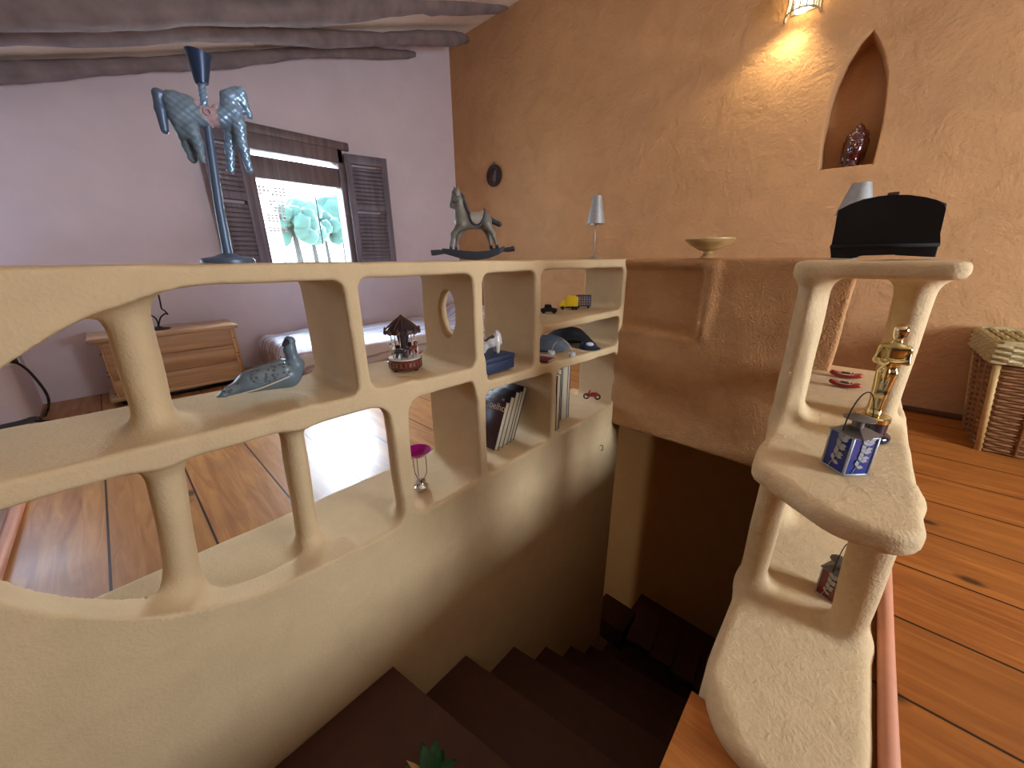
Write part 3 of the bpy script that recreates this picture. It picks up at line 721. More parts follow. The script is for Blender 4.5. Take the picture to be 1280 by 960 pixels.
# dark case on the stepped shelf --------------------------------------
def on2(px, py, Y, r=.02, z=1.3):
    p = ony(px, py, Y); p.z = rest(BV2, p.x, p.y, z, r); return Fr(p)
f = on2(1110, 315, 1.46, .03); z0 = f.L(1110, 316).z
L = lambda x, y: (f.L(x, y).x, f.L(x, y).z-z0)
o = empty('barrel_top_case', f.o, f.rz, 'near-black wooden case with bowed lid on the stepped shelf top', 'case')
bm = BM(); body = [L(*q) for q in ((1042, 315), (1044, 303), (1043, 300), (1049, 270), (1051, 257), (1066, 249), (1082, 243), (1100, 239.5), (1118, 237.5), (1138, 237.5), (1158, 240), (1172, 243.5), (1184, 247.5), (1183, 254), (1176, 284), (1173, 296), (1174, 299), (1170, 313), (1121, 311), (1119, 308.5), (1078, 310), (1075, 313.5), (1067, 315.5))]
body = [(u, max(v, 0)) for u, v in body]
prism(bm, body, 'y', -.05, .05, .004); build('case_body', bm, M['case'], o)
bm = BM(); h1 = L(1111, 238); h2 = L(1128, 231); box(bm, h1[0], h2[0], -.012, .012, h1[1]-.004, h2[1], .003); build('handle', bm, M['casebrown'], o)
bm = BM(); a = L(1043, 301); b = L(1174, 298)
tube(bm, [(a[0]-.002, -.052, a[1]), (b[0]+.002, -.052, b[1])], .004, 8); build('moulding', bm, M['case'], o)
f2 = on2(1054, 317, 1.68, .02); a = f2.L(1075, 256).z; b = f2.L(1075, 229).z
p = f2.o; fx = Fr((p.x, p.y, p.z))
r0 = (f2.L(1106, 262)-f2.L(1056, 262)).length/2*1.0; r1 = (f2.L(1092, 229)-f2.L(1067, 229)).length/2
candle_lamp(fx, f2.L(1080, 268).z, b, r0, r1, 'short silver lamp with wide shade, mostly hidden behind the dark case', M['shade'])
# carousel horse on its pole ------------------------------------------
f = standing(285, 323, -1.17, .03); z0 = f.L(285, 323).z
S = (f.L(320, 321)-f.L(250, 321)).length/70
L = lambda x, y, dy=0.0: Vector((f.L(x, y).x, dy, f.L(x, y).z-z0))
ch = empty('carousel_horse', f.o, f.rz, 'silver carousel horse on a tall pole on the divider top', 'carousel horse')
bm = BM(); R = 35*S; lathe(bm, [(0, 0), (R, 0), (R, .006), (R*.93, .011), (R*.5, .015), (R*.2, .022), (0, .022)], 40); build('base', bm, M['pole'], ch)
bm = BM(); tube(bm, [L(285, 320), L(272, 250), L(258, 150)], [6.5*S, 6*S, 5*S], 14); build('pole', bm, M['pole'], ch)
bm = BM(); pts = [L(258, 152).lerp(L(250, 97), i/30) for i in range(31)]
for s in range(3):
    dd = [p+Vector((math.cos(i*.55+s*2.09), math.sin(i*.55+s*2.09), 0))*2.2*S for i, p in enumerate(pts)]; tube(bm, dd, 2.6*S, 8)
build('twisted_rod', bm, M['horseb'], ch)
bm = BM(); tube(bm, [L(251, 98), L(250, 95), L(246.5, 64), L(246, 59)], [7.5*S, 8*S, 13.5*S, 15*S], 20); build('finial', bm, M['finial'], ch)
q = 7*S
front = [(L(276, 141), L(290, 137), 12*S, 12.5*S), (L(288, 133), L(286, 117), 12*S, 9*S), (L(286, 117), L(298, 111), 8*S, 8*S), (L(298, 112), L(311, 139), 8*S, 4.2*S), (L(291, 109), L(283, 112), 5*S, 5.5*S),
         (L(297, 107, q*.5), L(297, 104, q*.6), 2*S, 1.2*S), (L(300, 107, -q*.5), L(301, 104, -q*.6), 2*S, 1.2*S),
         (L(288, 150, q*.8), L(286, 178, q), 9*S, 6*S), (L(286, 178, q), L(287, 206, q), 6*S, 5*S), (L(297, 150, -q*.8), L(302, 180, -q), 9*S, 6*S), (L(302, 180, -q), L(311, 208, -q), 6*S, 4.8*S)]
rear = [(L(217, 121), L(232, 127), 14*S, 15*S), (L(224, 138), L(231, 158), 15*S, 12*S), (L(228, 155, q), L(234, 174, q), 10*S, 7*S), (L(234, 174, q), L(239, 191, q), 7*S, 5.5*S), (L(238, 155, -q), L(246, 174, -q), 9*S, 6*S), (L(246, 174, -q), L(252, 196, -q), 6*S, 4.2*S),
        (L(232, 132), L(250, 140), 13*S, 12*S)]
midd = [(L(248, 138), L(278, 141), 12*S, 11*S)]
allp = [(np.array(a), np.array(b), *r, (1, .8, 1)) for a, b, *r in front+rear+midd]
def grp(ps): return capfn([(np.array(a), np.array(b), *r, (1, .8, 1)) for a, b, *r in ps], 5*S)
lo, hi = bounds(allp, 3*S)
_fb = capfn(allp, 6*S)
sdf_split(['forequarters', 'hindquarters', 'barrel'], [grp(front), grp(rear), grp(midd)], lambda P: _fb(P)+.5*S*np.sin(P[0]/S*.6)*np.sin(P[2]/S*.7), lo, hi, 1.5*S, M['horseb'], ch)
for o in ch.children:
    if o.name.startswith('hindquarters'): o.data.materials[0] = M['horset']
    if o.name.startswith('barrel'): o.data.materials[0] = M['pinkpaint']
sdf_caps('tail', [(L(204, 112), L(196, 110), 5*S, 6*S), (L(195, 110), L(199, 130), 6*S, 6.5*S), (L(199, 130), L(204, 156), 6.5*S, 4.5*S)], 3*S, 1.3*S, M['pole'], ch)
sdf_caps('mane', [(L(290, 107), L(279, 112), 3.5*S, 5*S), (L(279, 112), L(277, 130), 5*S, 4*S)], 3*S, 1.3*S, M['horset'], ch)
def f_s2(P):
    b = s_cap(P, np.array(L(244, 138)), np.array(L(276, 141)), 13.2*S, 12.2*S, (1, .8, 1)); c = L(256, 130); x, y, z = P
    r = (np.sqrt(((x-c.x)/(15*S))**2+((z-c.z)/(16*S))**2)-1)*15*S
    s = np.maximum(np.maximum(b, -(b+1.6*S)), r)
    s = smin(s, s_cap(P, np.array(L(243, 124, -6*S)), np.array(L(243, 124, 6*S)), 4*S, 4*S), 3*S)
    return smin(s, s_cap(P, np.array(L(268, 128, -4*S)), np.array(L(268, 128, 4*S)), 3.5*S, 3.5*S), 3*S)
c = L(256, 130); sdf_obj('saddle', f_s2, (c.x-22*S, -16*S, c.z-22*S), (c.x+22*S, 16*S, c.z+20*S), 1.2*S, M['pinkpaint'], ch)
bm = BM(); c = L(258, 136, -11.2*S); tube(bm, [c+Vector((math.cos(t/12*PI*2), 0, math.sin(t/12*PI*2)))*4*S for t in range(12)], 1.2*S, 6, True); build('rosette', bm, M['pinkpaint'], ch)
# ------------------------------------------------------------------ 8. things in the divider openings
def shelf(px, py, X, zt, r=.02):
    p = onx(px, py, X); p.z = rest(BV1, p.x, p.y, zt, r); return Fr(p)
# duck
f = shelf(330, 515, -1.17, .8, .03); z0 = f.L(345, 511).z
S = (f.L(383, 500)-f.L(277, 500)).length/106
L = lambda x, y, dy=0.0: Vector((f.L(x, y).x, dy, f.L(x, y).z-z0))
dk = empty('duck_decoy', f.o, f.rz, 'slate grey carved duck with speckled wings on the middle shelf', 'duck ornament')
tilt = 24*S
def slope(px): return -.0
dz = lambda x: Vector((0, 0, 0))
bp = [(L(287, 511, 0), L(318, 496, 0), 6*S, 16*S, (1, 1.0, .85)), (L(318, 496, 0), L(362, 486, 0), 16*S, 21*S, (1, 1.0, 1)), (L(284, 513, 0), L(278, 515.5, 0), 4*S, 2*S, (1, 1.6, .7)), (L(362, 487), L(375, 474, 0), 17*S, 10*S), (L(373, 476), L(366, 456), 10*S, 7.5*S), (L(366, 456), L(366, 446), 7.5*S, 8*S)]
def f_dk(P):
    ps = [(np.array(a), np.array(b), *r) for a, b, *r in bp]; d = capfn(ps, 6*S)(P); return np.maximum(d, -P[2]+.0005)
lo, hi = bounds([(np.array(a), np.array(b), *r) for a, b, *r in bp], 20*S)
sdf_obj('body', f_dk, lo, hi, 1.6*S, M['duckp'], dk)
for s in (-1, 1):
    def f_w(P, s=s):
        ps = [(np.array(L(292, 506.5, s*5*S)), np.array(L(330, 489, s*11*S)), 6.2*S, 12*S, (1, .7, .8)), (np.array(L(330, 489, s*11*S)), np.array(L(358, 480, s*12*S)), 12*S, 13*S, (1, .75, 1))]
        return capfn(ps, 5*S)(P)
    c = L(330, 490, s*12*S); sdf_obj('wing', f_w, (c.x-60*S, c.y-16*S, c.z-30*S), (c.x+52*S, c.y+16*S, c.z+34*S), 1.5*S, M['duck'], dk)
    bm = BM(); tube(bm, spline([L(304, 509, s*13*S), L(330, 499.5, s*20*S), L(352, 490, s*22*S), L(364, 485, s*20.5*S)], 6), [1.0*S]*19, 6); build('wing_stripe', bm, M['cream'], dk)
bm = BM(); tube(bm, [L(366, 445), L(360, 447, -8*S), L(357, 449, -16*S)], [5*S, 4*S, 2.4*S], 12); build('bill', bm, M['horsed'], dk)
# carousel music box
f = shelf(507, 455, -1.16, .72, .06); z0 = f.L(507, 459).z
S = (f.L(529, 450)-f.L(486, 450)).length/43
hz = lambda y: f.L(507, y).z-z0
cb = empty('carousel_music_box', f.o, f.rz, 'miniature carousel music box with maroon drum base and pointed roof', 'music box')
R = 21.5*S
bm = BM(); lathe(bm, [(0, 2.2*S), (R*.96, 2.2*S), (R, 3.5*S), (R, 5*S), (R*.97, 5.5*S), (R*.97, 12*S), (R, 12.6*S), (R, 14*S), (R*.98, 14.6*S), (0, 14.6*S)], 48); build('drum', bm, M['maroon'], cb)
bm = BM()
for k in range(24): 
    a = 2*PI*k/24; box(bm, -.7*S, .7*S, R*.96, R*.99, 5.6*S, 12*S, 0, 1, Matrix.Rotation(a, 4, 'Z'))
lathe(bm, [(R*.985, 5.4*S), (R*1.012, 5.7*S), (R*.985, 6.1*S)], 48); lathe(bm, [(R*.985, 11.5*S), (R*1.012, 11.9*S), (R*.985, 12.2*S)], 48)
build('drum_trim', bm, simple('brass_trim', srgb(150, 110, 80), .35, .6), cb)
bm = BM(); lathe(bm, [(0, 14.6*S), (R*.93, 14.6*S), (R*.93, 15.8*S), (0, 16.2*S)], 40); build('platform', bm, M['cream'], cb)
for k in range(4):
    bm = BM(); a = PI/4+k*PI/2; lathe(bm, [(0, 0), (2.6*S, 0), (2.9*S, 1.5*S), (2.2*S, 3*S), (0, 3*S)], 12, (math.cos(a)*R*.82, math.sin(a)*R*.82, 0)); build('foot', bm, M['black'], cb)
zr = 48*S
bm = BM(); lathe(bm, [(0, 15*S), (5.5*S, 15*S), (3.6*S, 19*S), (3.2*S, 26*S), (4.8*S, 30*S), (7*S, 40*S), (8*S, 46*S), (9*S, zr), (0, zr)], 16); build('column', bm, M['carroof'], cb)
bm = BM(); RR = 21*S
lathe(bm, [(0, zr-1*S), (RR*.95, zr-1*S), (RR, zr), (RR, zr+4*S), (RR*.93, zr+5*S), (RR*.5, zr+12.5*S), (2*S, zr+19.5*S), (1.6*S, zr+21*S), (0, zr+22*S)], 12); build('roof', bm, M['carroof'], cb)
bm = BM()
for k in range(12):
    a = 2*PI*(k+.5)/12; ball(bm, (math.cos(a)*RR*1.0, math.sin(a)*RR*1.0, zr+1.5*S), 2.8*S, 1, (1, 1, 1.25)); ball(bm, (math.cos(a)*RR*1.04, math.sin(a)*RR*1.04, zr+5.2*S), 1.3*S, 1)
for k in range(12):
    a = 2*PI*k/12; tube(bm, [(math.cos(a)*RR*.96, math.sin(a)*RR*.96, zr+4.6*S), (math.cos(a)*RR*.5, math.sin(a)*RR*.5, zr+12.8*S), (0, 0, zr+20.5*S)], .7*S, 5)
build('roof_crest', bm, M['casebrown'], cb)
for k in range(6):
    a = 2*PI*k/6+.25; c = Vector((math.cos(a)*R*.68, math.sin(a)*R*.68, 26*S+(3*S if k % 2 else 0))); t = Vector((-math.sin(a), math.cos(a), 0))
    m_ = [M['cream'], M['carroof'], M['maroon']][k % 3]
    ps = [(c-t*4*S, c+t*4*S, 3*S, 3*S), (c+t*4*S, c+t*6*S+Vector((0, 0, 6*S)), 2.4*S, 1.8*S), (c+t*6*S+Vector((0, 0, 6*S)), c+t*9*S+Vector((0, 0, 4.5*S)), 1.8*S, 1.1*S)]
    for sx_ in (-1, 1): ps += [(c+t*4*S+Vector((0, 0, -1.5*S)), c+t*(6.5+sx_)*S+Vector((0, 0, -7.5*S)), 1.4*S, .9*S), (c-t*4*S+Vector((0, 0, -1.5*S)), c-t*(6+sx_)*S+Vector((0, 0, -7.5*S)), 1.5*S, .9*S)]
    ps += [(c-t*6*S+Vector((0, 0, 1*S)), c-t*9*S-Vector((0, 0, 3*S)), 1.2*S, .8*S)]
    hs = sdf_caps('horse', ps, 1.5*S, .75*S, m_, cb)
    bm = BM(); tube(bm, [(c.x, c.y, 15.5*S), (c.x, c.y, zr)], .55*S, 6); build('pole', bm, simple('brass_rod', srgb(170, 150, 120), .3, .8) if k == 0 else bpy.data.materials['brass_rod'], hs)
# navy box with white figurine
pA = onx(603, 480, -1.05); pB = onx(643, 467.5, -1.05)
zs = rest(BV1, -1.125, 1.02, .57, .075); y0, y1 = .945, pB.y+.0; zt = onx(642, 441, -1.05).z
nb = empty('storage_box', (-1.05, (y0+y1)/2, zs), 0, 'plain navy blue box on the lower shelf, under the white figurine', 'box')
w = (y1-y0)/2; hN = zt-zs
bm = BM(); box(bm, -.155, 0, -w, w, 0, hN*.68, .003); build('box_bottom', bm, M['navy'], nb)
bm = BM(); box(bm, -.157, .002, -w-.002, w+.002, hN*.68+.0008, hN, .003); build('lid', bm, M['navy'], nb)
f = Fr((-1.13, onx(612, 441, -1.13).y, zt+.001)); z0 = f.L(612, 440).z; S = (f.L(626, 430)-f.L(599, 430)).length/27
L = lambda x, y, dy=0.0: Vector((f.L(x, y).x, dy, f.L(x, y).z-z0))
wf = empty('animal_figurine', f.o, f.rz, 'white ceramic animal figurine with grey back standing on the navy box', 'figurine')
sdf_caps('body', [(L(602, 434), L(614, 427), 4*S, 6.5*S), (L(614, 427), L(620, 423), 6.5*S, 5.5*S), (L(620, 422), L(622, 418), 4.5*S, 4*S), (L(624, 423, 0), L(626, 428, 0), 3*S, 2*S),
    (L(620.5, 416, -2*S), L(620, 412.5, -2.4*S), 1.8*S, .8*S), (L(622, 416, 2*S), L(622, 412.8, 2.4*S), 1.8*S, .8*S), (L(622, 427, -3*S), L(622, 438, -3*S), 3.2*S, 2.6*S), (L(620, 427, 3*S), L(619, 438, 3*S), 3.2*S, 2.6*S),
    (L(606, 432, -3*S), L(605, 438, -3.5*S), 4*S, 2.6*S), (L(605, 432, 3*S), L(603, 438, 3.5*S), 4*S, 2.6*S)], 3*S, .9*S, M['white'], wf)
sdf_caps('back_patch', [(L(609, 424.2), L(617, 420.4), 4*S, 4.2*S, (1, 1.25, .7))], 2*S, .8*S, M['greycer'], wf)
# books
def book(name_label, base, width, height, thick, lean, cov, group, title=None, tilt_dir=1, cat='book', yaw=0):
    """spine to the wall side, fore-edge to the stairwell; local x = into shelf depth, y = thickness, z = height"""
    o = empty('paperback_book', base, yaw, name_label, cat, group); o.rotation_euler = (-lean, 0, yaw)
    bm = BM(); c = .0016
    box(bm, -width, 0, -thick/2, -thick/2+c, 0, height, .0004, 1); build('front_cover', bm, cov, o)
    bm = BM(); box(bm, -width, 0, thick/2-c, thick/2, 0, height, .0004, 1); build('back_cover', bm, cov, o)
    bm = BM(); box(bm, -width-c, -width+.0005, -thick/2, thick/2, 0, height, .0006, 1); build('spine', bm, cov, o)
    bm = BM(); box(bm, -width+.0006, -.003, -thick/2+c+.0002, thick/2-c-.0002, .003, height-.003); build('page_block', bm, M['paper'], o)
    if title:
        cu = bpy.data.curves.new('t', 'FONT'); cu.body = title; cu.size = width*.30; cu.extrude = .0003; cu.align_x = 'CENTER'
        ob = bpy.data.objects.new('t', cu); COL.objects.link(ob); bpy.context.view_layer.update()
        me = bpy.data.meshes.new_from_object(ob.evaluated_get(bpy.context.evaluated_depsgraph_get())); bpy.data.objects.remove(ob)
        me.transform(Matrix.Translation((-width*.43, -thick/2-.0004, height*.80)) @ Matrix.Rotation(PI/2, 4, 'X'))
        t = link('title_lettering', me, M['letter'], [c for c in o.children if c.name.startswith('front_cover')][0], False)
    return o
zb = rest(BV1, -1.15, 1.15, .3, .06)
covs = [M['cover2'], M['cover'], M['cover'], M['cover3'], M['cover']]
labs = ['plum paperback at the front of the leaning row, author name facing out', 'dark paperback, second from the front of the leaning row', 'dark paperback in the middle of the leaning row', 'dark blue paperback, fourth in the leaning row', 'tallest dark paperback at the far right of the leaning row']
hs = [.235, .250, .265, .262, .275]; ths = [.027, .031, .031, .021, .027]
LEAN = math.radians(22); y = 1.082
for i in range(5):
    th = ths[i]
    book(labs[i], (-1.115-.004*i, y, zb+abs(math.sin(LEAN))*th/2+.001), .155, hs[i], th, LEAN, covs[i], 'books leaning in the lower opening', 'Coelho' if i in (0, 1) else None)
    if i < 4: y += (th+ths[i+1])/2/math.cos(LEAN)+.0025
zb2 = rest(BV1, -1.1, 1.55, .3, .08)
y = 1.452
rows = [(.305, .030, -1.04, M['cover'], 'black paperback with pale page edge at the front of the upright row', .0, None, .15), (.235, .012, -1.075, M['cover4'], 'thin pale booklet leaning in the upright row', -.13, None, .12),
        (.30, .040, -1.10, M['cover'], 'dark paperback with author name in the upright row', 0, 'Coelho', .16), (.31, .046, -1.095, M['cover4'], 'thick pale book, fourth in the upright row', 0, None, .15),
        (.335, .020, -1.095, M['cover3'], 'tall slim blue book at the end of the upright row', 0, None, .15)]
for h_, th, x_, cv, lb, ln, tt, w_ in rows:
    y += th/2+.0015+(.034 if ln else 0); book(lb, (x_, y, zb2+.001+abs(math.sin(ln))*th/2), w_, h_, th, ln, cv, 'books standing upright in the right lower opening', tt); y += th/2+.0015+(.004 if ln else 0)
# small red toy behind books
p = onx(740, 494, -1.13); p.z = rest(BV1, p.x, p.y, .3, .04); f = Fr(p); S = (f.L(750, 494)-f.L(730, 494)).length/20
o = empty('toy_motorbike', p, f.rz, 'tiny dark red toy motorbike beside the upright books', 'toy')
bm = BM()
for x in (-7, 7): tube(bm, [(x*S+3.2*S*math.cos(a*PI/6), 0, 3.8*S+3.2*S*math.sin(a*PI/6)) for a in range(12)], 1.0*S, 6, True)
build('wheel', bm, M['black'], o)
sdf_caps('frame', [((-6*S, 0, 5*S), (5*S, 0, 6*S), 1.8*S, 2.2*S), ((0, 0, 7*S), (6*S, 0, 8*S), 2.4*S, 1.6*S), ((-6*S, 0, 5*S), (-3*S, 0, 11*S), 1*S, 1*S), ((-3*S, -3*S, 11*S), (-3*S, 3*S, 11*S), .8*S, .8*S)], 1.5*S, .6*S, M['red'], o)
# olive bottle
p = Vector((-1.13, .972, 0)); p.z = rest(BV1, p.x, p.y, .3, .036)
o = empty('glass_bottle', p, 0, 'round olive green glass bottle beside the leaning books', 'bottle')
bm = BM(); lathe(bm, [(0, 0), (.026, 0), (.033, .006), (.036, .035), (.032, .062), (.018, .082), (.010, .092), (.010, .118), (0, .118)], 32); build('bottle_body', bm, M['olive'], o)
bm = BM(); lathe(bm, [(.0102, .108), (.0135, .108), (.0135, .119), (0, .119)], 20); build('cap', bm, M['black'], o)
# magenta dish on chrome stand
p = onz(527, 611, .052); p.z = rest(BV1, p.x, p.y, .3, .015); f = Fr(p); z0 = f.L(526, 611).z; S = (f.L(534, 600)-f.L(514, 600)).length/20
o = empty('candle_holder', f.o, f.rz, 'magenta glass candle dish on a chrome stand on the sill', 'candle holder')
hz = lambda y: f.L(526, y).z-z0
bm = BM(); zt = hz(562); lathe(bm, [(0, zt-8*S), (6*S, zt-7*S), (13*S, zt-2*S), (16*S, zt+1*S), (16.5*S, zt+.6*S), (13*S, zt-3.2*S), (6*S, zt-8.6*S), (0, zt-9.6*S)], 36); build('dish', bm, M['magenta'], o)
bm = BM()
for k in range(3):
    a = 2*PI*k/3+.3; ca, sa = math.cos(a), math.sin(a)
    tube(bm, spline([(ca*2*S, sa*2*S, 11*S), (ca*6*S, sa*6*S, 17*S), (ca*9*S, sa*9*S, 25*S), (ca*9*S, sa*9*S, zt-5*S)], 6), .7*S, 6)
build('stem', bm, M['chrome'], o)
bm = BM(); lathe(bm, [(0, 0), (7*S, 0), (9*S, 2*S), (9*S, 6*S), (6*S, 9*S), (5*S, 11*S), (6*S, 13*S), (3*S, 15*S), (0, 15.5*S)], 28); build('base', bm, M['chrome'], o)
# toy vehicles on the small shelf
def onsh(px, py, X, zt=.8, r=.015): return shelf(px, py, X, zt, r)
f = onsh(686, 391, -1.215); z0 = f.L(686, 391).z; S = (f.L(697, 388)-f.L(675, 388)).length/22
def wheels(o, xs, r, yy, m, w=1.6):
    for x in xs:
        for s in (-1, 1):
            bm = BM(); tube(bm, [(x, s*yy-w/2*1, r), (x, s*yy+w/2, r)], r, 16); build('wheel', bm, m, o)
o = empty('toy_car', f.o, f.rz, 'tiny black vintage toy car, leftmost on the small upper shelf', 'toy car')
bm = BM(); prism(bm, [(-10*S, 2*S), (10*S, 2*S), (10.5*S, 5*S), (6*S, 6.5*S), (-8*S, 6.5*S), (-10.5*S, 5*S)], 'y', -4*S, 4*S, .6*S); build('car_body', bm, M['black'], o)
bm = BM(); prism(bm, [(-6*S, 6.3*S), (4*S, 6.3*S), (2.5*S, 10.5*S), (-5*S, 10.8*S)], 'y', -3.6*S, 3.6*S, .7*S); build('cabin', bm, M['iron'], o)
wheels(o, (-6.5*S, 6.5*S), 2.6*S, 4*S, M['iron'], 1.6*S)
f = onsh(711, 386, -1.21); z0 = f.L(711, 386).z; S = (f.L(721, 384)-f.L(699, 384)).length/22
o = empty('toy_truck', f.o, f.rz, 'tiny yellow toy truck in the middle of the small upper shelf', 'toy truck')
bm = BM(); prism(bm, [(-4*S, 4*S), (11*S, 4*S), (11.5*S, 15*S), (6*S, 17.5*S), (-2*S, 18*S), (-4*S, 14*S)], 'y', -5*S, 5*S, .7*S); build('cargo_box', bm, M['yellow'], o)
bm = BM(); prism(bm, [(-11.5*S, 3*S), (-4.3*S, 3*S), (-4.3*S, 12*S), (-8*S, 12*S), (-9*S, 8*S), (-11.5*S, 7*S)], 'y', -4.4*S, 4.4*S, .6*S); build('cab', bm, M['yellow'], o)
bm = BM(); box(bm, -11*S, 11*S, -3.5*S, 3.5*S, 1.8*S, 3.8*S, .3*S); build('chassis', bm, M['black'], o)
wheels(o, (-7.5*S, 5*S, 9*S), 2.3*S, 4.4*S, M['black'], 1.5*S)
f = onsh(729, 383, -1.20); S = (f.L(739, 380)-f.L(719, 380)).length/20
o = empty('wire_cart', f.o, f.rz, 'small blue wire cart, rightmost on the small upper shelf', 'toy cart')
bm = BM()
for z in (3*S, 15*S):
    tube(bm, [(-9*S, -4*S, z), (9*S, -4*S, z), (9*S, 4*S, z), (-9*S, 4*S, z)], .8*S, 6, True)
for i in range(7):
    for s in (-1, 1): tube(bm, [(-9*S+3*S*i, s*4*S, 3*S), (-9*S+3*S*i, s*4*S, 15*S)], .5*S, 5)
for z in (6*S, 9*S, 12*S):
    tube(bm, [(-9*S, -4*S, z), (9*S, -4*S, z), (9*S, 4*S, z), (-9*S, 4*S, z)], .4*S, 5, True)
m_ = simple('blue_grey_wire', srgb(78, 82, 112), .4, .4)
build('basket_frame', bm, m_, o); bm = BM(); box(bm, -9*S, 9*S, -4*S, 4*S, 2.8*S, 3.4*S); build('tray', bm, m_, o); wheels(o, (-6*S, 6*S), 1.6*S, 3.6*S, M['iron'], 1*S)
# hats and headphones on the shelf below
zs = rest(BV1, -1.16, 1.6, .56, .12)
f = Fr((-1.2, onx(684, 425, -1.2).y, zs)); S = (f.L(700, 420)-f.L(670, 420)).length/30; z0 = 0
o = empty('cloth_hat', f.o, f.rz, 'slumped grey cloth hat at the left of the hat shelf', 'hat')
def f_h(P):
    return np.maximum(smin(s_ell(P, (2*S, 0, 6*S), (22*S, 17*S, 12.5*S)), s_ell(P, (0, 0, 2.5*S), (25*S, 20*S, 3*S)), 4*S)+wob(P, .35*S, 1/(S*6)), -P[2]+.001)
sdf_obj('hat_body', f_h, (-30*S, -26*S, -2*S), (32*S, 26*S, 32*S), 1.3*S, M['hat2'], o)
f = Fr((-1.21, onx(716, 425, -1.21).y, zs)); S = (f.L(745, 420)-f.L(692, 420)).length/53
o = empty('felt_hat', f.o, f.rz, 'black felt hat with sloping brim in the hat shelf', 'hat')
def f_h2(P):
    x, y, z = P; br = s_ell((x, y, z+.35*np.maximum(x, 0)-.0), (0, 0, 7.5*S), (30*S, 18*S, 2.6*S))
    return np.maximum(smin(smin(s_ell(P, (-6*S, 0, 9.5*S), (20*S, 15*S, 9*S)), br, 5*S), s_ell(P, (-2*S, 0, 4*S), (22*S, 16*S, 6*S)), 5*S)+wob(P, .3*S, 1/(S*8)), -z+.001)
sdf_obj('hat_body', f_h2, (-36*S, -24*S, -2*S), (40*S, 24*S, 34*S), 1.3*S, M['hat1'], o)
f = Fr((-1.06, onx(735, 432, -1.06).y, rest(BV1, -1.07, onx(735, 432, -1.06).y, .56, .07))); S = (f.L(746, 430)-f.L(720, 430)).length/26
o = empty('peaked_hat', f.o, f.rz, 'dark navy cap with pale badge in front of the black hat', 'cap')
def f_c(P): return np.maximum(smin(s_ell(P, (0, 0, 3*S), (11*S, 9*S, 7*S)), s_ell(P, (6*S, -6*S, 1.6*S), (10*S, 9*S, 1.6*S)), 2*S), -P[2]+.0006)
sdf_obj('cap_body', f_c, (-16*S, -19*S, -1*S), (20*S, 14*S, 14*S), .8*S, M['cap'], o)
bm = BM(); ball(bm, (2*S, -7.6*S, 7*S), 5*S, 2, (1, .3, .55)); build('badge', bm, M['plate'], o)
f = Fr((-1.035, onx(703, 437, -1.035).y, rest(BV1, -1.05, onx(703, 437, -1.035).y, .56, .085))); S = (f.L(720, 430)-f.L(688, 430)).length/32
o = empty('headphones', f.o, f.rz, 'pale wire headphones lying on the hat shelf', 'headphones')
bm = BM(); tube(bm, spline([(-14*S, 4*S, 3*S), (-10*S, 2*S, 13*S), (-2*S, 0, 20*S), (7*S, -1*S, 15*S), (12*S, -2*S, 4*S)], 8), 1.0*S, 8); build('headband', bm, M['silver'], o)
for x, y in ((-14*S, 4*S), (12*S, -2*S)):
    bm = BM(); lathe(bm, [(0, 0), (4.4*S, 0), (4.8*S, 2*S), (4.2*S, 4.6*S), (0, 5*S)], 20, (x, y, 0)); build('ear_cup', bm, M['plate'], o)
f = Fr((-1.045, onx(681, 445, -1.045).y, rest(BV1, -1.045, onx(681, 445, -1.045).y, .56))); S = (f.L(690, 445)-f.L(672, 445)).length/18
o = empty('notebook', f.o, .2, 'thin dark red notebook lying flat at the front of the hat shelf', 'notebook')
bm = BM(); box(bm, -.05, .035, -10*S, 10*S, 0, .007, .001); build('cover', bm, simple('wine_red_card', srgb(110, 44, 56), .5), o)
bm = BM(); box(bm, -.048, .036, -9.6*S, 9.8*S, .0018, .0054); build('page_block', bm, M['paper'], o)
# cup hook on the stairwell wall
p = onx(750, 560, -.998); bm = BM(); tube(bm, spline([(-.999, p.y, p.z+.02), (-.985, p.y, p.z+.022), (-.978, p.y, p.z+.008), (-.982, p.y, p.z-.012), (-.99, p.y, p.z-.01)], 5), .0022, 8)
tag(build('wall_hook', bm, M['iron'], None), 'small dark wire hook on the stairwell wall below the books', 'hook')
